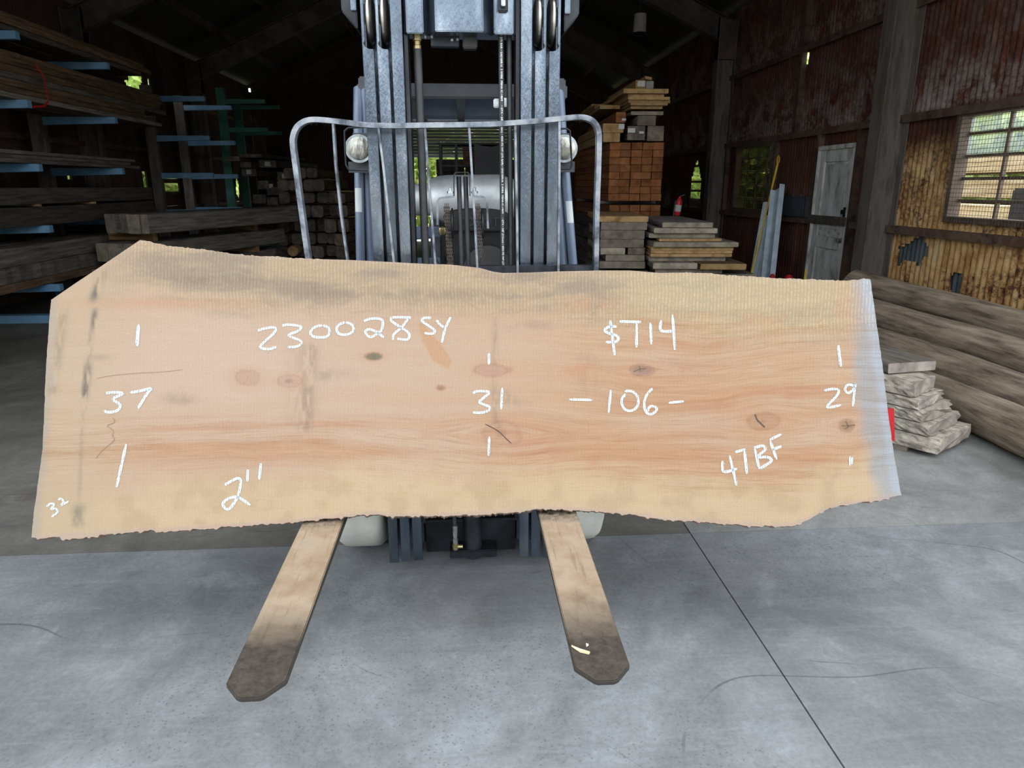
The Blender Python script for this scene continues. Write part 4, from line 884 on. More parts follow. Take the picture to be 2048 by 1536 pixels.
def forkmat():
    t = NT('fork_steel_under_sawdust'); p = t.pos(); sp = t.node('ShaderNodeSeparateXYZ'); t.link(p, sp.inputs[0])
    n = t.noise(p, 9, 5, .65); n2 = t.noise(p, 60, 4, .7); sc = t.noise(t.mapv(p, (40, 2.4, 1), rot=(0, 0, .1)), 2.5, 4, .7)
    dust = t.ramp(n, [(.3, srgb(127, 109, 88)), (.55, srgb(148, 132, 112)), (.75, srgb(138, 127, 114))])
    dust = t.mix(t.math('MULTIPLY', t.ramp(sc, [(.56, (0, 0, 0)), (.66, (1, 1, 1))]), .35), dust, srgb(83, 66, 51))
    bare = t.ramp(n2, [(.35, srgb(47, 42, 37)), (.7, srgb(73, 66, 59))])
    yv = t.math('ADD', sp.outputs[1], t.math('MULTIPLY', t.math('SUBTRACT', n, .5), .16))
    mr = t.node('ShaderNodeMapRange'); mr.inputs['From Min'].default_value = 1.42; mr.inputs['From Max'].default_value = 1.62; t.link(yv, mr.inputs[0])
    c = t.mix(mr.outputs[0], bare, dust)
    mr2 = t.node('ShaderNodeMapRange'); mr2.inputs['From Min'].default_value = 2.0; mr2.inputs['From Max'].default_value = 2.06; t.link(yv, mr2.inputs[0])
    c = t.mix(t.math('MULTIPLY', mr2.outputs[0], t.ramp(n2, [(.4, (1, 1, 1)), (.6, (.3,) * 3)])), c, srgb(39, 37, 35))
    nz = t.node('ShaderNodeNewGeometry'); sn_ = t.node('ShaderNodeSeparateXYZ'); t.link(nz.outputs['Normal'], sn_.inputs[0])
    c = t.mix(t.ramp(sn_.outputs[2], [(.4, (0, 0, 0)), (.8, (1, 1, 1))]), srgb(47, 44, 40), c)
    t.bump(n2, .15, .003); return t.out(c, .6, .15, .4)
MAT['fork'] = forkmat()
def fork(xl, xr, tipL, tipR, ch):
    zt = .492; b = MB(); yh = 2.508; yt_ = 1.262; c_ = .045
    prof = [(xl, yh), (xl, yt_ + c_ * 1.1), (xl + c_ * .8, yt_ + .004), (xl + c_, yt_), (xr - c_, yt_), (xr - c_ * .8, yt_ + .004), (xr, yt_ + c_ * 1.1), (xr, yh)]
    top = [(x, y, zt) for x, y in prof]; bot = [(x, y, zt - (.012 + .028 * min(1, max(0, (y - yt_) / .9)))) for x, y in prof]
    n = len(prof); b.add(top + bot, [tuple(range(n)), tuple(range(2 * n - 1, n - 1, -1))] + [(i, i + n, (i + 1) % n + n, (i + 1) % n) for i in range(n)])
    b.b2((xl, yh - .04, zt - .04), (xr, yh, 1.17))
    return part(b, 'fork', 'fork', bevel=.0025)
fork(-.527, -.399, 0, 0, 0); FR = fork(.228, .353, 0, 0, 0)
for d_ in (((1143, 1293), (1160, 1300), (1180, 1306), (1178, 1309), (1160, 1305)), ((1172, 1289), (1177, 1291), (1173, 1294))):
    b = MB(); b.prism([atZ(x, y, .4935) for x, y in d_], (0, 0, .004)); sub(b, 'wood_splinter', 'pale_lumber', FR)
# wheels
for s, xc in ((-1, -.45), (1, .468)):
    b = MB(); w_ = .205; R_ = .285
    b.lathe((xc - w_ / 2, 2.87, R_), (1, 0, 0), [(0, .17), (.0, R_ - .045), (.01, R_ - .018), (.03, R_ - .003), (.05, R_), (w_ - .05, R_), (w_ - .03, R_ - .003), (w_ - .01, R_ - .018), (w_, R_ - .045), (w_, .17)], 56)
    T_ = part(b, 'front_tyre', 'tyre', smooth=True)
    b = MB(); b.lathe((xc - w_ / 2 - .004, 2.87, R_), (1, 0, 0), [(0, .05), (0, .165), (w_ + .008, .165), (w_ + .008, .05)], 32); sub(b, 'wheel_hub', 'bodygrey', T_, True)
    xr_ = s * .42; b = MB(); b.lathe((xr_ - .09, 4.35, .22), (1, 0, 0), [(0, .12), (0, .19), (.02, .215), (.05, .22), (.13, .22), (.16, .215), (.18, .19), (.18, .12)], 40); part(b, 'rear_tyre', 'tyre', smooth=True)
# chassis, hood, counterweight, seat, dash
def body(name, lo, hi, mat, bev=.03): b = MB(); b.b2(lo, hi); return part(b, name, mat, bevel=bev, smooth=False)
body('chassis', (-.32, 2.80, .16), (.34, 4.2, .55), 'bodygrey', .02)
body('step_plate', (-.5, 3.1, .42), (.52, 3.7, .52), 'bodygrey', .02)
body('engine_hood', (-.42, 3.72, .5), (.44, 4.5, .93), 'bodygrey', .05)
body('counterweight', (-.5, 4.35, .25), (.52, 4.98, 1.02), 'bodygrey', .08)
body('seat_cushion', (-.2, 3.75, .93), (.24, 4.2, 1.03), 'plastic', .04)
body('floor_cowl', (-.40, 2.92, .5), (.42, 3.02, .98), 'bodyblue', .02)
# dash: rounded black cowl with the maker's name raised on it
dz1 = atY(955, 418, 3.02).z; dz0 = atY(955, 462, 3.0).z
xa_, xb_ = atY(886, 440, 3.0).x, atY(1022, 440, 3.0).x
b = MB()
arc = [(xa_ + .03, dz0), (xa_ + .01, dz0 + .05)] + [(.5 * (xa_ + xb_) + .5 * (xb_ - xa_) * cos(t), dz0 + .05 + (dz1 - dz0 - .05) * (sin(t) ** .6)) for t in [pi - k * pi / 14 for k in range(15)]] + [(xb_ - .01, dz0 + .05), (xb_ - .03, dz0)]
b.prism([(x, 3.0, z) for x, z in arc], (0, .16, 0)); DASH = part(b, 'dash_cowl', 'plastic', bevel=.004)
m_, w_ = textmesh('TOYOTA', .05, .003); m_.transform(Matrix.Scale(.205 / w_, 4, (1, 0, 0)))
pT = atY(916, 445, 2.997); R = Matrix.Rotation(pi / 2, 4, 'X'); R.translation = pT; m_.transform(R)
o = mobj('cowl_lettering', m_, 'bodygrey'); o.parent = DASH; o.matrix_parent_inverse = Matrix.Identity(4); o['label'] = 'raised TOYOTA lettering on the black cowl'
b = MB(); b.prism([atY(x, y, 3.04) for x, y in ((880, 462), (1022, 462), (1012, 520), (1000, 620), (905, 620), (893, 520))], (0, .12, 0)); part(b, 'steering_column', 'plastic', bevel=.004)
pS = atY(975, 540, 3.0); b = MB(); b.lathe((pS.x, 2.96, pS.z), (0, -1, .35), [(0, .09), (.004, .105), (.02, .11), (.035, .1), (.04, .02)], 36); part(b, 'horn_cover', 'plastic', smooth=True)
b = MB(); b.prism([atY(x, y, 3.06) for x, y in ((968, 466), (1010, 466), (1022, 520), (1024, 545), (1000, 545))], (0, .01, 0)); part(b, 'side_cowl', 'bodyblue')
b = MB(); b.prism([atY(x, y, 3.06) for x, y in ((828, 516), (880, 516), (884, 560), (832, 560))], (0, .02, 0)); part(b, 'side_cowl', 'bodyblue')
b = MB(); b.prism([atY(x, y, 3.05) for x, y in ((826, 454), (884, 455), (884, 476), (826, 480))], (0, .06, 0)); part(b, 'lever_console', 'bodyblue', bevel=.006)
b = MB(); b.tube([atY(868, 520, 3.0), atY(884, 545, 2.95), atY(905, 620, 2.9)], .012, 8); part(b, 'tilt_hose', 'rubber', smooth=True)
p = atY(885, 470, 3.0); b = MB(); b.lathe(p, (0, 0, 1), [(0, .012), (.012, .02), (.03, .018), (.034, .006)], 12); part(b, 'lever_knob', 'brass', smooth=True)
# gas tank lying across the counterweight
tz = atY(940, 400, 4.6).z; xa_ = atY(815, 400, 4.6).x; xl_ = atY(862, 400, 4.6).x; xr_ = atY(1018, 400, 4.6).x
b = MB(); rT = (atY(940, 352, 4.6).z - atY(940, 452, 4.6).z) / 2
b.lathe((xa_ - .05, 4.7, tz), (1, 0, 0), [(0, rT * .62), (xl_ - xa_ - .01 + .05, rT * .66), (xl_ - xa_ + .05, rT * .86), (xl_ - xa_ + .1, rT * .96), (xl_ - xa_ + .16, rT), (xr_ - xa_ - .02, rT * 1.03), (xr_ - xa_ + .02, rT * .98), (xr_ - xa_ + .05, rT * .9), (xr_ - xa_ + .06, rT * .84), (xr_ - xa_ + .25, rT * .84), (xr_ - xa_ + .3, rT * .5)], 48)
TK = part(b, 'gas_tank', 'tank', smooth=True)
for x in (-.18, .3): b = MB(); b.b2((x - .03, 4.6, 1.02), (x + .03, 4.8, tz - rT * .8)); sub(b, 'tank_saddle', 'darkmast', TK)
# overhead guard
zg = atY(930, 167, 3.02).z
GH = part(MB().b2((-.41, 3.02, zg - .055), (.43, 3.07, zg)), 'guard_header', 'bodygrey', bevel=.006)
part(MB().b2((-.41, 4.55, zg - .02), (.43, 4.62, zg + .04)), 'guard_header', 'bodygrey', bevel=.006)
for x in (-.38, .40): part(MB().b2((x - .03, 3.07, zg - .03), (x + .03, 4.55, zg + .03)), 'guard_side_rail', 'bodygrey', bevel=.006)
for k in range(6):
    y = 3.25 + k * .22; b = MB(); b.beam((-.35, y, zg + .0), (.37, y, zg + .0), .075, .014, (0, .35, 1)); part(b, 'guard_slat', 'bodyblue', bevel=.002)
for x in (-.22, .0, .24): part(MB().b2((x - .02, 3.07, zg - .035), (x + .02, 4.55, zg - .012)), 'guard_rib', 'bodygrey', bevel=.003)
for s, pa, pb_ in ((-1, (716, 240), (722, 560)), (1, (1122, 235), (1150, 580))):
    for k, (dx, yy_) in enumerate(((0, 2.98), (.045, 3.0))):
        a = atY(pa[0], pa[1], yy_); c = atY(pb_[0], pb_[1], yy_); a.x -= s * dx * .6 * (1 if s > 0 else 1); c.x -= s * dx
        top_ = Vector((a.x, 3.04, zg - .02)); b = MB(); b.tube([top_, a, c, Vector((c.x, yy_, .5))], .019, 14); PL = part(b, 'guard_pillar', 'bodyblue', smooth=True)
        if k == 0:
            q0 = atY(713, 376, yy_ - .022) if s < 0 else atY(1147, 402, yy_ - .022); q1 = atY(713, 424, yy_ - .022) if s < 0 else atY(1151, 446, yy_ - .022)
            f_ = lambda z: a.lerp(c, (z - a.z) / (c.z - a.z)); b = MB()
            V = []; ns = 6
            for zz_ in (q0.z, q1.z):
                cc = f_(zz_)
                for i in range(ns + 1):
                    t = radians(-35 + (90 if s < 0 else 90) * i / ns) ; V.append((cc.x + s * .0196 * sin(t), cc.y - .0196 * cos(t), zz_))
            b.add(V, [(i, i + 1, ns + 1 + i + 1, ns + 1 + i) for i in range(ns)]); sub(b, 'decal', 'decal', PL, label='white decal strip')
# headlights with wire brackets
for s, px in ((-1, 717), (1, 1129)):
    c = atY(px, 297, 2.78); b = MB()
    b.lathe((c.x, 2.86, c.z), (0, -1, 0), [(0, .035), (.03, .05), (.055, .052), (.07, .052), (.072, .046)], 36); HL = part(b, 'headlight', 'rubber', smooth=True)
    b = MB(); b.lathe((c.x, 2.792, c.z), (0, -1, 0), [(0, .0455), (.004, .045), (.010, .036), (.014, .02), (.0155, .004)], 36); sub(b, 'headlight_lens', 'lens', HL, True)
    b = MB(); b.lathe((c.x, 2.80, c.z), (0, -1, 0), [(0, .046), (0, .051), (.014, .051), (.014, .0455)], 36); sub(b, 'headlight_bezel', 'zinc', HL, True)
    L_ = [(728, 254), (696, 256), (689, 262), (690, 300), (692, 330), (698, 340), (735, 341)] if s < 0 else [(1112, 258), (1133, 257), (1140, 262), (1142, 300), (1144, 330), (1140, 338), (1118, 338)]
    b = MB(); b.tube([atY(*p, 2.74) for p in L_], .0035, 8); sub(b, 'light_bracket', 'darkmast', HL, True)
    b = MB(); b.b2((c.x - .05, 2.84, c.z - .085), (c.x + .05, 2.87, c.z - .045)); b.b2((c.x - .03, 2.86, c.z - .08), (c.x + .03, 3.0, c.z + .06)); sub(b, 'light_mount', 'bodygrey', HL)

# ================================================================ RIGHT FOREGROUND: logs, rough boards, plank
def log(p0, p1, r0, r1, label, seed, knots=()):
    rnd = random.Random(seed); p0, p1 = Vector(p0), Vector(p1); L = (p1 - p0).length; nr, ns = 40, 22; V = []; Fc = []; mi = []
    ph = [rnd.uniform(0, 6.28) for _ in range(6)]
    for i in range(nr + 1):
        u = i / nr; x = u * L; r = r0 + (r1 - r0) * u
        oy, oz = .02 * sin(x * 1.3 + ph[0]), .015 * sin(x * 1.7 + ph[1])
        for k in range(ns):
            a = 2 * pi * k / ns
            rr = r * (1 + .05 * sin(2 * a + ph[2] + x) + .035 * sin(3 * a + ph[3] - 1.6 * x) + .025 * sin(5 * x + 4 * a + ph[4]) + rnd.uniform(-.012, .012))
            for kx_, ka, kh in knots: rr += kh * exp(-((x - kx_ * L) / .09) ** 2 - ((a - ka + pi) % (2 * pi) - pi) ** 2 / .12)
            V.append((x, oy + rr * cos(a), oz + rr * sin(a)))
    for i in range(nr):
        for k in range(ns): Fc.append((i * ns + k, i * ns + (k + 1) % ns, (i + 1) * ns + (k + 1) % ns, (i + 1) * ns + k)); mi.append(0)
    Fc.append(tuple(range(ns - 1, -1, -1))); Fc.append(tuple(nr * ns + k for k in range(ns))); mi += [1, 1]
    me_ = bpy.data.meshes.new('log'); me_.from_pydata(V, [], Fc); me_.update()
    o = mobj('log', me_, ['log', 'e_grey'], None, True, mi)
    o.rotation_euler = (p1 - p0).to_track_quat('X', 'Z').to_euler(); o.location = p0
    return tag(o, label, 'log', 'peeled logs piled along the right wall')
def logpx(a, Xa, c, Xc, ra, rc, ext, label, seed, knots=()):
    P0, P1 = atX(*a, Xa), atX(*c, Xc); d = (P1 - P0).normalized(); log(P0 - d * ext[0], P1 + d * ext[1], ra, rc, label, seed, knots)
logpx((2048, 659), 4.15, (1712, 562), 4.02, .135, .12, (1.4, .05), 'grey peeled log at the top of the pile, against the foam wall', 1, ((.45, 3.4, .03),))
logpx((2048, 716), 3.90, (1752, 625), 3.80, .125, .12, (1.2, .9), 'pale grey peeled log lying just under the topmost log', 2, ((.5, 3.2, .04),))
logpx((2048, 790), 3.62, (1756, 690), 3.62,   .142, .125, (1.0, .9), 'thick dark peeled log, third down in the pile by the wall', 3, ((.3, 3.0, .02),))
logpx((2048, 866), atZ(2048, 866, .135).x, (1830, 766), atZ(1830, 766, .13).x, .130, .12, (.9, .7), 'brown peeled log lying lowest, on the concrete floor', 4)
log((4.02, 3.0, .14), (4.06, 7.1, .14), .135, .13, 'half-hidden log on the floor at the foot of the foam wall', 6)
# stacked rough-edged boards with silvered ends
for k, (bx, by) in enumerate(((2.80, 3.92), (2.2, 4.75))):
    plank('bunk', (bx - .22, by - .16, .0155), 53, .56, .08, .03, ('w_grey', 'e_grey'), ('near' if k == 0 else 'far') + ' wooden bunk under the rough grey boards', 'bunk', 'bunks under the rough boards')
zz = .032
RB = [(.46, .088, 2.885, 3.72), (.41, .072, 2.835, 3.755), (.37, .07, 2.79, 3.775), (.33, .066, 2.745, 3.79), (.26, .095, 2.69, 3.79)]
for k, (w_, h_, xc, yn) in enumerate(RB):
    rnd = random.Random(50 + k); V = []; Fc = []; mi = []; L_ = 1.7; ns_ = 60; ring = []
    for q in range(9): ring.append((-w_ / 2 + w_ * q / 8, -h_ / 2 + .002, 0))
    for q in range(1, 5): ring.append((w_ / 2, -h_ / 2 + h_ * q / 5, 1))
    for q in range(9): ring.append((w_ / 2 - w_ * q / 8, h_ / 2 - .002, 0))
    for q in range(1, 5): ring.append((-w_ / 2, h_ / 2 - h_ * q / 5, 1))
    nr_ = len(ring); wl_ = [0, 0]
    for i in range(ns_ + 1):
        x = L_ * i / ns_; wob = .006 * sin(x * 7 + k) + .004 * sin(x * 19 + 2 * k)
        for (yy_, z_, sd) in ring:
            t_ = rnd.uniform(-.005, .005) if sd else rnd.uniform(-.0015, .0015)
            V.append((x + (rnd.uniform(-.012, .012) if i == 0 else 0), yy_ * (1 if not sd else 1.0) + (wob + t_ + (.004 * cos(pi * z_ / h_))) * (1 if yy_ > 0 else -1) * (1 if sd or abs(yy_) > w_ * .45 else 0), z_ + (rnd.uniform(-.001, .001))))
    for i in range(ns_):
        for q in range(nr_): Fc.append((i * nr_ + q, i * nr_ + (q + 1) % nr_, (i + 1) * nr_ + (q + 1) % nr_, (i + 1) * nr_ + q)); mi.append(0)
    Fc.append(tuple(range(nr_ - 1, -1, -1))); mi.append(1); Fc.append(tuple(ns_ * nr_ + q for q in range(nr_))); mi.append(1)
    me_ = bpy.data.meshes.new('rough_board'); me_.from_pydata(V, [], Fc); me_.update(); o = mobj('rough_board', me_, ['barky', 'sawn_grey'], None, False, mi)
    o.rotation_euler = (0, 0, radians(90 + 36 - k * .8)); o.location = (xc, yn, zz + h_ / 2)
    tag(o, '%s rough-edged grey board of five beside the logs' % ['lowest', 'second lowest', 'middle', 'second highest', 'topmost'][k], 'board', 'rough-edged boards stacked by the logs')
    zz += h_ + .002
# plank lying over the rough boards
p = atY(1824, 733, 3.92)
plank('flat_plank', (p.x, 3.92, zz + .036), -10, 1.5, .345, .062, ('w_grey', 'sawn_grey'), 'single grey plank jutting out above the rough boards', 'plank')
# red tag
b = MB(); b.prism([atY(x, y, 3.71) for x, y in ((1766, 817), (1788, 817), (1790, 882), (1768, 882))], (-.001, .006, 0)); tg = b.obj('red_tag', 'red'); tag(tg, 'red tag stapled to the bark of the rough boards', 'tag')

# ================================================================ RIGHT MIDDLE: timber stacks
def ordn(k, n): return 'top' if k == 0 else ('bottom' if k == n - 1 else ORD[k])
YS = 8.6; xl, xr2 = 1.712, 2.40
def bundle(rows, ztop, zbot, cols, tagtxt, xl, xr2, Y0=8.6, L=2.6, skew=0):
    h = (ztop - zbot) / rows; w_ = (xr2 - xl) / cols
    for r in range(rows):
        for c in range(cols):
            plank('square_timber', (xl + w_ * (c + .5) + random.uniform(-.004, .004) + skew * (rows - 1 - r), Y0 + random.uniform(-.015, .02), ztop - h * (r + .5)), 0, L, w_ - .006, h - .004, ('w_orange', 'e_orange'),
                  'orange square timber, %s row, %s from left in the %s' % (ordn(r, rows), CARD[c], tagtxt), 'timber', 'square timbers in the tall orange stack', jit=.002, cham=.003)
bundle(8, 2.015, 1.345, 5, 'upper bundle', 1.74, 2.39)
bundle(2, 1.30, 1.15, 5, 'lower bundle', 1.76, 2.39)
for i, x in enumerate((9.0, 10.7)): plank('spacer', (1.7, x, 1.322), 90, .72, .09, .04, ('w_grey', 'e_grey'), '%s spacer between the two orange timber bundles' % ('near' if i == 0 else 'far'), 'spacer')
# bearers carrying the orange stack
for i, (z_, h_) in enumerate(((1.06, .17), (.88, .17), (.70, .17), (.52, .17), (.34, .17), (.16, .16))):
    for j, x in enumerate((1.86, 2.08, 2.30)):
        plank('bearer_timber', (x, 8.5 + random.uniform(-.05, .05), z_), 0, 2.7, .2, h_, ('w_dark', 'e_dark'), 'dark bearer timber under the orange stack, %s layer, %s' % (ordn(i, 6), ('left', 'middle', 'right')[j]), 'timber', 'dark timbers under the orange stack')
for j, y_ in enumerate((9.0, 10.6)): plank('bunk', (1.7, y_, .04), 90, .8, .1, .075, ('w_grey', 'e_grey'), '%s floor bunk under the dark bearer timbers' % ('near' if j == 0 else 'far'), 'bunk')
# dark timbers with labels above the bundle
zt = 2.02
pl_ = []
for (px0, px1, py0, py1, yaw, m, e, lab) in ((1206, 1240, 266, 284, 2, 'w_tan', 'e_tan', 'tan timber on the left above the orange bundle, lower'), (1206, 1248, 247, 265, 2, 'w_tan', 'e_tan', 'tan timber on the left above the orange bundle, middle'), (1232, 1252, 224, 245, 2, 'w_orange', 'e_orange', 'orange timber with a white label left above the bundle'),
                                        (1254, 1290, 252, 280, 2, 'w_dark', 'e_dark', 'dark timber with white label, middle above the orange bundle'), (1294, 1328, 252, 282, 2, 'w_brown', 'e_dark', 'dark brown timber on the right above the orange bundle'), (1275, 1312, 231, 251, 2, 'w_grey', 'e_dark', 'grey rough timber resting on the two dark timbers')):
    a, c = atY(px0, py1, 8.55), atY(px1, py0, 8.55)
    o = plank('timber', ((a.x + c.x) / 2, 8.55, (a.z + c.z) / 2), yaw, 2.4, c.x - a.x, c.z - a.z, (m, e), lab, 'timber', 'loose timbers above the orange bundle'); pl_.append((a, c))
for (px, py, w_, h_, lab) in ((1248, 239, 8, 4, 'label on the orange timber'), (1243, 253, 11, 9, 'label on the tan timber'), (1263, 261, 14, 8, 'label on the dark timber'), (1283, 265, 9, 4, 'label on the dark timber, lower')):
    p = atY(px, py, 8.53); s_ = 8.6 / 1400 * 1.0; b = MB(); b.box(p, (w_ * s_, .004, h_ * s_)); tag(b.obj('paper_label', 'paper'), 'small white paper ' + lab, 'label', 'paper labels on the loose timbers')
# fanned boards on top
bz = atY(1270, 219, 8.5).z
defs = [(1262, 1326, 217.5, 211.5), (1260, 1334, 211.5, 205.5), (1258, 1342, 205.5, 199.5), (1256, 1340, 199.5, 193.5), (1258, 1330, 193.5, 187), (1246, 1336, 187, 178)]
for k, (a_, c_, y0_, y1_) in enumerate(defs):
    a, c = atY(a_, y0_, 8.5), atY(c_, y1_, 8.5)
    plank('tan_board', ((a.x + c.x) / 2, 8.5 + (.02, -.03, .03, 0, .04, -.02)[k], (a.z + c.z) / 2), 1.5, 2.6, c.x - a.x, c.z - a.z - .003, ('w_tan', 'e_tan'), 'tan board fanned on top of the tall stack, %s of six' % ['lowest', 'second lowest', 'third lowest', 'third highest', 'second highest', 'highest'][k], 'board', 'fanned tan boards on the tall stack', jit=.001)
for k, (a_, c_, y0_, y1_) in enumerate(((1200, 1240, 218, 210), (1204, 1240, 209, 199), (1212, 1240, 198, 189))):
    a, c = atY(a_, y0_, 8.9), atY(c_, y1_, 8.9)
    plank('tan_board', ((a.x + c.x) / 2, 8.9 + .5 * k, (a.z + c.z) / 2), 2, 2.0, c.x - a.x, c.z - a.z - .004, ('w_tan', 'e_tan'), 'short tan board set back left of the fanned boards, %s of three' % ('lowest', 'middle', 'highest')[k], 'board', 'set-back tan boards on the tall stack', jit=.001)
a, c = atY(1258, 226, 8.7), atY(1322, 218, 8.7)
plank('grey_board', ((a.x + c.x) / 2, 8.6, bz - .028), 2, 2.4, c.x - a.x, .04, ('w_grey', 'e_grey'), 'wide grey board under the fanned tan boards', 'board')
for (px0, px1, py0, py1, lab, m) in ((1271, 1292, 160, 178, 'tan carton with a white label on the tall lumber stack', 'w_tan'), (1292, 1308, 162, 177, 'grey-wrapped bundle beside the carton on the tall lumber stack', 'cloth')):
    a, c = atY(px0, py1, 8.6), atY(px1, py0, 8.6); L = 1.6 if m == 'w_tan' else .5
    b = MB(); b.b2((a.x, 8.6, a.z), (c.x, 8.6 + L, c.z)); o = b.obj('carton' if m == 'w_tan' else 'wrapped_bundle', m, bevel=.006); tag(o, lab, 'carton' if m == 'w_tan' else 'bundle')
    if m == 'w_tan':
        b = MB(); q0, q1 = atY(1275, 173, 8.597), atY(1290, 162, 8.597); b.b2((q0.x, 8.594, q0.z), (q1.x, 8.598, q1.z)); o2 = b.obj('label_sheet', 'paper'); o2.parent = o; PINV[o.name] = Matrix.Identity(4)
b = MB(); a, c = atY(1288, 160, 8.6), atY(1302, 155, 8.6); b.box(((a.x + c.x) / 2, 8.7, (a.z + c.z) / 2), (c.x - a.x, .3, .03), Matrix.Rotation(radians(10), 3, 'Y')); tag(b.obj('wood_offcut', 'w_tan'), 'short tan offcut lying on the carton', 'offcut')

# low board pile in front of the orange stack
def pileboard(x0, x1, ya, yb2, Yr, dY, yaw, L, m, e, lab, live):
    """a board whose end shows between two heights of the pile; Yr is the face of the pile"""
    za, zb2 = atY(1300, ya, Yr).z, atY(1300, yb2, Yr).z; y = (ya + yb2) / 2
    a, c = atY(x0, y, Yr), atY(x1, y, Yr)
    return plank('flat_board', ((a.x + c.x) / 2, Yr + dY, (za + zb2) / 2), yaw, L, c.x - a.x, za - zb2 - .003, (m, e), lab, 'board', 'flat boards piled in front of the orange stack', live=live, jit=.001)
RG = [(1332, 1432, 446, 457, .10, 'w_purple', 'e_grey', 'purplish board highest at the right of the low pile', .01),
 (1312, 1438, 457, 468, .06, 'w_purple', 'e_grey', 'long purplish board second from the top of the low pile', .012),
 (1304, 1434, 468, 478, .10, 'w_purple', 'e_grey', 'purplish board with a pale end third from the top of the low pile', .012),
 (1322, 1446, 478, 484, .04, 'w_tan', 'e_tan', 'thin tan board between purplish boards in the low pile', .006),
 (1304, 1470, 484, 494, -.05, 'w_grey', 'e_grey', 'wide grey live-edge board over the bright tan boards', .012),
 (1304, 1464, 494, 502, 0, 'w_tan', 'e_tan', 'bright tan board with clean edge, upper of three', .003),
 (1303, 1463, 502, 508, .01, 'w_tan', 'e_tan', 'bright tan board with clean edge, middle of three', .003),
 (1302, 1461, 508, 514.5, 0, 'w_tan', 'e_tan', 'bright tan board with clean edge, lowest of three', .003),
 (1302, 1454, 514.5, 524, .06, 'w_grey', 'e_grey', 'grey board just under the three bright tan boards', .008),
 (1390, 1477, 524, 536, -.2, 'w_brown', 'e_tan', 'single brown board sticking out lower right of the low pile', .008),
 (1302, 1386, 524, 536, -.1, 'w_grey', 'e_grey', 'grey board beside the brown one near the slab edge', .008),
 (1310, 1440, 536, 546, -.05, 'w_grey', 'e_grey', 'grey board second lowest near the slab edge', .01),
 (1306, 1500, 546, 558, -.1, 'w_dark', 'e_dark', 'wide dark board at the foot of the low pile', .008)]
for (x0, x1, ya, yb2, dY, m, e, lab, lv_) in RG: pileboard(x0, x1, ya, yb2, 6.75, dY, 5, 1.55, m, e, lab, lv_)
LG = [(1200, 1296, 432, 444, 'w_tan', 'e_tan', 'tan board lying highest on the left of the low pile', 0),
 (1204, 1292, 444, 460, 'w_dark', 'e_dark', 'dark board second highest on the left of the low pile', .008),
 (1202, 1290, 460, 478, 'w_purple', 'e_dark', 'purplish dark board third on the left of the low pile', .008),
 (1200, 1288, 478, 495, 'w_dark', 'e_dark', 'dark board fourth on the left of the low pile', .008),
 (1200, 1250, 495, 509, 'w_grey', 'e_grey', 'narrow grey board fifth on the left of the low pile', .008),
 (1256, 1290, 495, 509, 'w_dark', 'e_dark', 'narrow dark board right of the fifth on the left', .004),
 (1212, 1290, 509, 522, 'w_grey', 'e_grey', 'pale grey board sixth on the left of the low pile', .008),
 (1200, 1290, 522, 537, 'w_dark', 'e_dark', 'dark board lowest on the left of the low pile', .008)]
for (x0, x1, ya, yb2, m, e, lab, lv_) in LG: pileboard(x0, x1, ya, yb2, 6.95, 0, 5, 1.35, m, e, lab, lv_)
for i in range(3):
    for j, x in enumerate((2.0, 2.32, 2.62)): plank('crib_timber', (x, 6.75, .01 + .1 + i * .205), 5, 1.5, .29, .2, ('w_dark', 'e_dark'), 'dark crib timber under the right of the low pile, %s layer, %s' % (('bottom', 'middle', 'top')[i], ('left', 'middle', 'right')[j]), 'timber', 'crib timbers under the low pile')
    for j, x in enumerate((1.44, 1.71)): plank('crib_timber', (x, 6.95, .01 + .115 + i * .232), 5, 1.3, .25, .228, ('w_dark', 'e_dark'), 'dark crib timber under the left of the low pile, %s layer, %s' % (('bottom', 'middle', 'top')[i], ('left', 'right')[j]), 'timber', 'crib timbers under the low pile')
# fire extinguisher on its stand
p = atY(1356, 415, 9.0); b = MB(); ax = Vector((.12, 0, 1)).normalized(); base = p - ax * .10
FE = empty('fire_extinguisher', base, 'red fire extinguisher with white label behind the board pile', 'extinguisher')
b.lathe(base, ax, [(0, .035), (.01, .042), (.17, .042), (.2, .03), (.215, .016), (.235, .016)], 20); b.obj('cylinder', 'red', FE, True)
b = MB(); b.lathe(base + ax * .05, ax, [(0, .0425), (.001, .0432), (.08, .0432), (.081, .0425)], 20); b.obj('label_band', 'paper', FE, True)
b = MB(); b.beam(base + ax * .235, base + ax * .25 + Vector((.06, 0, .01)), .015, .012); b.obj('handle', 'darkmast', FE)
b = MB(); b.tube([base + ax * .22, base + ax * .2 + Vector((-.06, -.02, -.03)), base + Vector((-.06, -.02, -.1))], .008, 8); b.obj('nozzle_hose', 'rubber', FE, True)
b = MB(); b.cyl((base.x, base.y, base.z - .16), tuple(base), .02, 12); b.b2((base.x - .1, base.y - .1, base.z - .2), (base.x + .45, base.y + .35, base.z - .16)); b.b2((base.x - .08, base.y - .05, 0), (base.x - .02, base.y + .01, base.z - .2)); b.b2((base.x + .34, base.y - .05, 0), (base.x + .4, base.y + .01, base.z - .2)); b.b2((base.x - .08, base.y + .25, 0), (base.x - .02, base.y + .31, base.z - .2)); b.b2((base.x + .34, base.y + .25, 0), (base.x + .4, base.y + .31, base.z - .2))
tag(b.obj('steel_bench', 'darkmast'), 'dark steel bench carrying the fire extinguisher', 'bench')

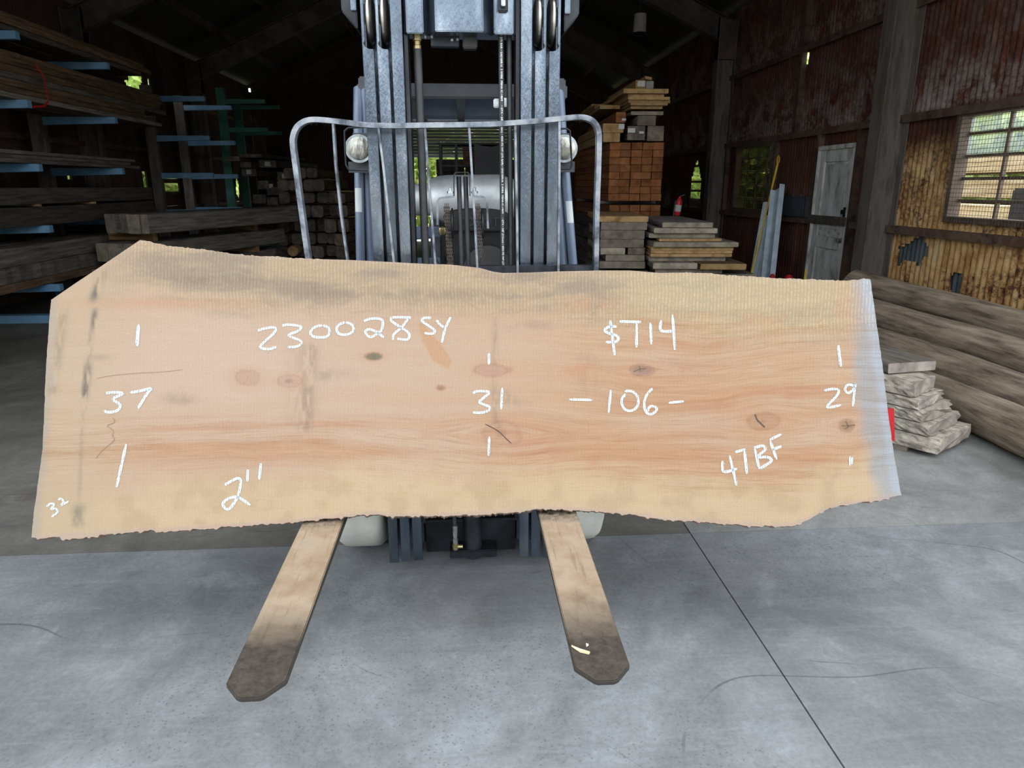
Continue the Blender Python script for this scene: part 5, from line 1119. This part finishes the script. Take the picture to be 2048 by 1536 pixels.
# leaning galvanised channels, yellow pole, grey panel, items by the wall
def chan(a, c, Xa, Xc, w_, d_, label, m='galv'):
    P0 = atX(*a, Xa); P1 = atX(*c, Xc); dr = (P1 - P0).normalized(); P0 = P0 - dr * (P0.z / dr.z)
    b = MB(); sx = Vector((0, 1, 0)); sx = (sx - dr * sx.dot(dr)).normalized(); n_ = dr.cross(sx).normalized()
    for o_, ww, hh in ((Vector(), w_, .006),):
        b.beam(P0, P1, w_, .006, n_)
    for s_ in (-1, 1): b.beam(P0 + sx * s_ * (w_ / 2 - .003) - n_ * d_ / 2 * (1 if n_.x > 0 else -1), P1 + sx * s_ * (w_ / 2 - .003) - n_ * d_ / 2 * (1 if n_.x > 0 else -1), .006, d_, n_)
    return tag(b.obj('steel_channel', m), label, 'channel', 'galvanised channels leaning on the wall')
chan((1541, 552), (1560, 375), 4.12, 4.30, .26, .07, 'wide galvanised steel channel leaning on the wall by the door')
chan((1519, 552), (1541, 430), 4.14, 4.27, .09, .05, 'narrow galvanised channel left of the wide one')
chan((1508, 552), (1535, 405), 4.10, 4.26, .06, .05, 'narrowest galvanised channel at the left of the leaning group')
p0, p1 = atX(1531, 430, 4.22), atX(1556, 325, 4.38); dr = (p1 - p0).normalized(); p0 = p0 - dr * (p0.z / dr.z)
YP = empty('tamping_bar', p0, 'yellow long-handled pole leaning beside the steel channels', 'pole')
b = MB(); b.tube([p0, p1], .014, 8); b.obj('shaft', 'yellow', YP, True)
b = MB(); b.tube([p1 + Vector((0, -.03, 0)), p1 + Vector((0, -.035, .06)), p1 + Vector((0, .0, .09)), p1 + Vector((0, .035, .06)), p1 + Vector((0, .03, 0))], .009, 8); b.obj('handle', 'yellow', YP, True)
a, c = atX(1566, 430, 4.42), atX(1622, 393, 4.42); b = MB(); b.b2((4.36, min(a.y, c.y), a.z), (4.42, max(a.y, c.y), c.z))
BX = b.obj('electrical_box', 'bodygrey', bevel=.006); tag(BX, 'flat grey metal box on the girt between channels and door', 'box'); PINV[BX.name] = Matrix.Identity(4)
b = MB(); b.b2((4.35, min(a.y, c.y) + .05, a.z + .03), (4.36, max(a.y, c.y) - .05, c.z - .03)); b.obj('cover', 'bodygrey', BX)
for (px, py, m, r_, lab) in ((1545, 551, 'red', .035, 'small red can by the foot of the channels'), (1578, 553, 'red', .05, 'red jug right of the small red can')):
    p = atX(px, py, 3.9); b = MB(); b.lathe((p.x, p.y, 0), (0, 0, 1), [(0, r_ * 1.6), (p.z - .05, r_ * 1.6), (p.z - .015, r_ * 1.0), (p.z + .02, r_ * .5)], 18); tag(b.obj('fuel_can', m, None, True), lab, 'can')
p = atX(1612, 545, 4.1); b = MB(); b.tube([(p.x, p.y + .1, 0), (p.x, p.y, p.z + .03)], .012, 8); tag(b.obj('yellow_handle', 'yellow'), 'short yellow tool handle sticking up before the door', 'handle')
# grey lamp sleeve hanging from the purlin
p0, p1 = atY(1279, 28, 12.05), atY(1279, 67, 12.05)
HS = empty('hanging_lamp', (p1.x, 12.05, p1.z), 'grey cylindrical hood hanging under the right-hand rafter', 'lamp')
b = MB(); b.lathe((p1.x, 12.05, p1.z), (0, 0, 1), [(0, .10), (.02, .105), (p0.z - p1.z, .095)], 18); b.obj('hood', 'cloth', HS, True)
b = MB(); b.lathe((p1.x, 12.05, p1.z - .03), (0, 0, 1), [(0, .06), (.02, .12), (.04, .11)], 18); b.obj('rim', 'darkmast', HS, True)
b = MB(); b.tube([(p1.x, 12.05, p0.z), (p1.x, 12.05, p0.z + .45)], .012, 6); b.obj('hanger', 'darkmast', HS)

# ================================================================ LEFT: cantilever racks and their lumber
LV = [3.03, 2.36, 1.71, 1.055, .40]; XT, XU = -4.6, -5.62
def rack(y, xu, xt, levels, mat, label, ztop, group, aw=.085, lean=.0):
    R_ = empty('cantilever_rack', (xu, y, 0), label, 'rack', group)
    b = MB(); b.b2((xu - .09, y - .055, .06), (xu + .09, y + .055, ztop)); b.obj('upright', mat if mat == 'greenarm' else 'steel_col', R_, bevel=.006)
    b = MB(); b.b2((xu - .12, y - .07, 0), (xt, y + .07, .09)); b.obj('base_beam', mat, R_, bevel=.006)
    for z in levels:
        b = MB(); b.prism([(xu + .09, y - .04, z - .06), (xt, y - .04, z - .038), (xt, y - .04, z + .042), (xu + .09, y - .04, z + .042)], (0, .08, 0)); b.obj('arm', mat, R_, bevel=.004)
    return R_
RG_ = 'blue cantilever racks along the left wall'
YR = [8.35, 10.3, 13.9, 15.4]
for k, y in enumerate(YR): rack(y, XU, XT, LV, 'bluearm', 'blue cantilever rack upright with five arms, %s from the doorway' % CARD[k], 3.25, RG_)
rack(16.6, -5.16, -4.23, [3.28, 2.70, 2.1], 'greenarm', 'green cantilever rack beyond the blue ones, nearer of two', 3.55, 'green racks at the far left')
rack(18.2, -5.30, -4.32, [3.32, 2.74, 2.15], 'greenarm', 'green cantilever rack beyond the blue ones, farther of two', 3.5, 'green racks at the far left')
def onrack(k, lev, layers, y0, L, mats, nm, extra=0, w_=(.22, .40), th=(.04, .06), xlim=(-5.45, -4.66), vary=.35, yv=.5):
    """boards laid along the rack on one level, in layers"""
    z = LV[lev] + .044; tot = len(layers); rnd = random.Random(100 + k)
    for i, n in enumerate(layers):
        t = rnd.uniform(*th); x = xlim[0]; width = (xlim[1] - xlim[0]) / n
        for j in range(n):
            wv = width - .012 - rnd.uniform(0, .05); ln = L + rnd.uniform(-yv, yv) * .5; m = mats[(i + j) % len(mats)]
            plank('rack_board', (xlim[0] + width * (j + .5) + rnd.uniform(-.01, .01), y0 + rnd.uniform(-.1, .1), z + t / 2), 0, ln, wv, t - .002, m,
                  '%s on %s, %s layer up%s' % (nm[0], nm[1], CARD[i], '' if n == 1 else (', ' + (('wall side', 'aisle side') if n == 2 else ('wall side', 'middle', 'aisle side'))[j])), 'board', nm[0] + 's on the ' + nm[1], jit=.002, live=.006)
        z += t
BR_, GY, DK, TN = ('w_brown', 'e_tan'), ('w_grey', 'e_grey'), ('w_dark', 'e_dark'), ('w_tan', 'e_tan')
onrack(1, 0, [2, 2, 1], 7.2, 4.5, [BR_, DK], ('brown rough board', 'top blue rack level'), th=(.05, .07))
onrack(2, 1, [2, 2, 2, 2, 2, 2, 1], 6.7, 5.2, [BR_, GY, BR_], ('brown rough board', 'second blue rack level'), th=(.055, .075), yv=1.4)
onrack(3, 2, [2, 1, 2], 7.0, 4.0, [BR_, GY], ('brown rough board', 'third blue rack level'), th=(.03, .045))
# heavy dark beams on the lowest arms
z = LV[3] + .044
for i, (h_, nm) in enumerate(((.20, 'lower'), (.17, 'upper'))):
    for j, x in enumerate((-5.22, -4.84)): plank('dark_beam', (x, 7.0 + .1 * j, z + h_ / 2), 0, 4.2, .34, h_, DK, 'heavy dark beam on the lowest blue arms, %s %s' % (nm, ('wall side', 'aisle side')[j]), 'beam', 'heavy dark beams on the lowest arms')
    z += h_ + .001
    if i == 0:
        for j, y in enumerate((8.3, 9.5)): plank('sticker', (-5.4, y, z + .014), 90, .75, .06, .027, TN, 'thin tan sticker between the heavy beams, %s' % ('near', 'far')[j], 'sticker', 'stickers between the heavy beams')
        z += .029
# weathered beams on the bottom arms
z = LV[4] + .044
for i, (h_, L_, m, nm) in enumerate(((.09, 2.6, BR_, 'stained brown plank'), (.17, 2.2, GY, 'weathered beam'), (.19, 3.0, GY, 'weathered beam'))):
    for j, x in enumerate((-5.25, -4.9)):
        plank('stained_plank' if i == 0 else 'grey_beam', (x + .02, 7.2, z + h_ / 2), 0, L_ + .3 * j, .33, h_ - .003, m, '%s on the bottom blue arms, %s layer, %s' % (nm, ('lowest', 'middle', 'top')[i], ('wall side', 'aisle side')[j]), 'beam', 'beams and planks on the bottom arms', live=.01 if i < 2 else 0)
    z += h_
p = atX(124, 507, -4.73); b = MB(); b.box((-4.728, p.y, p.z), (.004, .12, .06)); tag(b.obj('paper_tag', 'paper'), 'small white paper tag on the weathered beam by the left wall', 'tag')
# timber pile beside the racks, ends towards the doorway
def opile(x0, y0, zs, yaw, L, ws, m, e, nm, grp, dx=.0, jy=.06, cham=.012):
    """zs: list of (z0, height); ws: widths; one timber per width in each layer, packed across the pile"""
    a = radians(yaw); ac = Vector((cos(a), -sin(a), 0))
    for i, (z_, h_) in enumerate(zs):
        u = 0
        for j, w_ in enumerate(ws[i]):
            c = Vector((x0 + dx * i, y0 + random.uniform(-jy, jy), z_ + h_ / 2)) + ac * (u + w_ / 2)
            plank('timber', c, yaw, L + random.uniform(-.2, .2), w_ - .012, h_ - .002 - random.uniform(0, .03 if jy > .1 else 0), (m, e), '%s, %s layer, %s from left' % (nm, ('bottom', 'second', 'third', 'fourth', 'fifth', 'sixth', 'seventh', 'eighth', 'ninth')[i], CARD[j]), 'timber', grp, jit=.004, cham=cham); u += w_
        if i + 1 < len(zs) and zs[i + 1][0] - (z_ + h_) > .012:
            gz = zs[i + 1][0] - (z_ + h_)
            for q, t in enumerate((.5, L - .8)):
                c = Vector((x0, y0, z_ + h_ + gz / 2)) + Vector((sin(a), cos(a), 0)) * t - ac * .03; plank('sticker', c, yaw + 90, u + .12, .09, gz - .003, TN, 'sticker over %s layer of the %s, %s' % (('bottom', 'second', 'third', 'fourth', 'fifth', 'sixth', 'seventh', 'eighth')[i], grp, ('near', 'far')[q]), 'sticker', 'stickers in the ' + grp, jit=.001)
opile(-4.78, 9.3, [(.30, .20), (.60, .23), (.95, .235)], 19, 3.5, [(.17, .2, .18), (.19, .18, .2), (.17, .18, .19, .12)], 'w_grey', 'e_grey', 'grey square timber beside the racks', 'timber pile beside the racks', dx=.16)
for j, t in enumerate((.5, 2.7)): plank('bunk', (-4.72 + sin(radians(19)) * t, 9.3 + cos(radians(19)) * t, .1495), 109, .75, .15, .295, DK, 'heavy bunk under the timber pile beside the racks, %s' % ('near', 'far')[j], 'bunk')
opile(-3.42, 13.4, [(.03, .2), (.235, .22), (.46, .22), (.70, .24), (.97, .22), (1.21, .2), (1.43, .2), (1.65, .19)], 0, 2.6, [(.2, .21, .2, .22, .2, .21), (.22, .2, .2, .21, .2, .2), (.2, .22, .2, .2, .2, .2), (.21, .22, .2, .22, .22, .2), (.2, .2, .23, .22, .2, .2), (.2, .2, .22, .22, .2, .2), (.22, .22, .2, .22), (.2, .24, .2)], 'w_brown', 'e_dark', 'brown timber in the far stack left of the mast', 'far timber stack left of the mast', dx=.02, jy=.35, cham=.03)
p = atY(592, 500, 13.2); b = MB(); b.lathe((p.x, 12.95, p.z), (0, 1, 0), [(0, .085), (.005, .095), (.3, .1)], 16); o = b.obj('round_post', ['e_tan'], None, True); tag(o, 'round post end showing bright tan left of the mast', 'post')
# tagged timbers on the far green racks
for k, (px, py, w_, h_) in enumerate(((498, 345, 40, 16), (536, 328, 46, 16), (570, 352, 40, 18), (528, 370, 30, 20), (552, 382, 44, 18), (522, 398, 36, 20), (548, 402, 30, 18), (495, 330, 30, 12), (505, 312, 60, 8), (470, 318, 40, 10))):
    p = atY(px, py, 15.9); s_ = 15.9 / 1400; q = plank('tagged_timber', (p.x, 15.9 - .02 * k, p.z), 8, 2.6, w_ * s_ * .7, h_ * s_ * .8, ('w_dark', 'e_dark'), 'dark timber on the far racks, %s' % ('centre with white tag', 'upper right with white tag', 'right with white tag', 'lower middle with white tag', 'lower right', 'lowest left with knot', 'lowest right', 'upper left', 'thin board at top', 'thin board at upper left')[k], 'timber', 'dark timbers on the far racks')
for k, (px, py) in enumerate(((499, 344), (536, 328), (570, 352), (540, 372))):
    yy_ = 15.9 - .02 * (0, 1, 2, 3)[k] - .005; p = atY(px, py, yy_); b = MB(); b.box(p, (.13, .006, .09)); tag(b.obj('paper_tag', 'paper'), 'white paper tag on the far dark timbers, %s from left' % CARD[[0, 1, 3, 2][k]], 'tag', 'paper tags on the far timbers')
# red strap round the rack boards
P = [atX(x, y, -4.615) for x, y in ((72, 128), (78, 140), (86, 150), (90, 165), (94, 185), (97, 203), (88, 212), (66, 214))]
b = MB(); b.tube(P, 0, sq=(.004, .022), upv=(1, 0, 0)); tag(b.obj('tie_strap', 'red'), 'red strap hanging over the boards on the second rack level', 'strap')
# ================================================================ BACK OF THE SHED
WBN = empty('work_table', (.1, 14.5, 0), 'black steel frame table standing far behind the forklift', 'table')
a, c = atY(880, 289, 14.5), atY(1012, 289, 14.5); zt_ = a.z
for x in (a.x, atY(912, 300, 14.5).x, c.x):
    for y in (14.5, 15.3): MB().b2((x - .025, y - .025, 0), (x + .025, y + .025, zt_)).obj('leg', 'plastic', WBN)
MB().b2((a.x - .05, 14.45, zt_), (c.x + .05, 15.35, zt_ + .04)).obj('table_top', 'plastic', WBN)
a2 = atY(880, 330, 14.5); MB().b2((a.x, 14.5, a2.z - .03), (c.x, 15.3, a2.z)).obj('shelf', 'plastic', WBN)
a, c = atY(926, 322, 14.8), atY(972, 292, 14.8); b = MB(); b.b2((a.x, 14.6, a2.z + .001), (c.x, 15.2, c.z - .04)); tag(b.obj('brown_crate', 'w_brown', bevel=.01), 'brown crate on the shelf of the black table', 'crate')
p = atY(985, 345, 13.2); b = MB(); b.prism([atY(x, y, 13.2) for x, y in ((948, 286), (965, 292), (985, 294), (1005, 288), (1018, 284), (1024, 300), (1026, 350), (1020, 420), (950, 420))], (0, .5, 0))
lowz = min(v[2] for v in b.v); b.b2((min(v[0] for v in b.v) + .05, 13.25, 0), (max(v[0] for v in b.v) - .05, 13.65, lowz)); tag(b.obj('tarped_machine', 'plastic'), 'tall machine under a black cover behind the gas tank', 'machine')
for i in range(7):  # stack added to block the bright opening under the far door
    for j in range(4): plank('blocker_timber', (-.30 + j * .75, 19.0, .17 + i * .31), 0, 2.0, .72, .3, DK, 'dark baulk added to block the bright far door, %s layer, %s' % (CARD[i], ('leftmost', 'second', 'third', 'rightmost')[j]), 'timber', 'dark baulks added to block the bright far door')

# ================================================================ OUTSIDE: trees, bleached lumber by the windows
def foliage(name, c, rad, n, label, size=.16, trunk=True):
    r = np.random.default_rng(int(c[0] * 7 + c[1] * 13 + 2000)); T_ = empty(name, (c[0], c[1], -.3), label, 'tree', 'trees around the shed')
    d = r.normal(size=(n, 3)); d /= np.linalg.norm(d, axis=1)[:, None]; p = np.array(c) + d * np.array(rad) * (r.random((n, 1)) ** .4)
    a = r.normal(size=(n, 3)); a /= np.linalg.norm(a, axis=1)[:, None]; b_ = np.cross(a, r.normal(size=(n, 3))); b_ /= np.linalg.norm(b_, axis=1)[:, None]
    s_ = size * (.6 + .8 * r.random((n, 1))); V = np.stack([p - a * s_, p + b_ * s_ * .45, p + a * s_, p - b_ * s_ * .45], 1).reshape(-1, 3)
    me_ = bpy.data.meshes.new('foliage'); me_.from_pydata(V.tolist(), [], np.arange(4 * n).reshape(-1, 4).tolist()); me_.update(); me_.materials.append(MAT['leaf'])
    o = bpy.data.objects.new('foliage', me_); COL.objects.link(o); o.parent = T_; o.matrix_parent_inverse = PINV[T_.name]; o['kind'] = 'stuff'
    b = MB(); b.tube([(c[0], c[1], -.3), (c[0] + .1, c[1], c[2] * .6), (c[0], c[1] + .1, c[2])], [.14, .1, .05], 8); b.obj('trunk', 'bark', T_, True)
for k, (x, y, z, r, n, lab) in enumerate(((8.4, 10.6, 2.4, (1.2, 2.4, 2.4), 3600, 'leafy tree outside the near right-hand window'), (7.3, 17.0, 2.0, (1.2, 2.6, 2.6), 5200, 'leafy tree outside the far right-hand window'),
    (7.2, 21.6, 2.0, (1.2, 2.6, 2.6), 4600, 'leafy tree behind the slit in the far right-hand bay'), (7.4, 13.2, 3.2, (1.0, 1.8, 2.0), 2600, 'small leafy tree behind the middle right-hand bay'), (-8.4, 19.6, 2.4, (1.3, 3.0, 3.2), 6400, 'leafy tree seen through the torn left wall'),
    (-8.3, 25.5, 2.4, (1.3, 3.0, 3.2), 4200, 'leafy tree behind the far left corner'), (-1.6, 27.5, 2.2, (3.2, 1.5, 2.8), 6000, 'leafy bush left of the far roll-up door'), (3.4, 28.0, 2.2, (3.2, 1.5, 2.8), 5200, 'leafy bush right of the far roll-up door'))):
    foliage('tree', (x, y, z), r, n, lab, .16)
PALE = ('pale_lumber', 'pale_lumber')
for i in range(8):
    for j in range(3): plank('bleached_board', (6.0 + j * .33, 6.2 + .1 * (i % 3) , -.13 + i * .27), 0, 5.0, .31, .2, PALE, 'bleached lumber outside the near window, %s layer from below, %s' % (CARD[i], ('near', 'middle', 'far')[j]), 'lumber', 'bleached lumber stacked outside')
    for q, y in enumerate((7.0, 10.2)): plank('outdoor_sticker', (5.84, y, .005 + i * .27), 90, 1.0, .08, .066, DK, 'dark sticker over layer %s of the bleached lumber, %s' % (CARD[i], ('near', 'far')[q]), 'sticker', 'stickers in the bleached lumber')
b = MB(); b.b2((5.25, 5.9, -.3), (5.75, 6.62, 1.5)); tag(b.obj('dark_bin', 'bodygrey', bevel=.02), 'dark grey bin outside the near window', 'bin')

# unseen shed added behind the camera to darken the mast's reflections
NB = empty('added_reflection_shed', (0, -22, -.3), 'unseen slate-grey shed added to darken the mast reflections', 'added building')
MAT['slate'] = noisy('slate_grey_cladding', srgb(58, 64, 72), srgb(84, 90, 98), None, 2, (1, 1, .3), .7, .1, .1, 20, 0)
b = MB(); b.b2((-24, -28, -.3), (24, -22, 2.9)); b.obj('wall', 'slate', NB)
b = MB(); b.prism([(-24.4, -28.4, 2.9), (-24.4, -21.6, 2.9), (-24.4, -25, 4.6)], (48.8, 0, 0)); b.obj('roof', 'roofsheet', NB)
for x in (-18, -9, 0, 9, 18): b = MB(); b.b2((x - 1.6, -22.0, -.3), (x + 1.6, -21.94, 2.4)); b.obj('added_shed_door', 'bodygrey', NB)
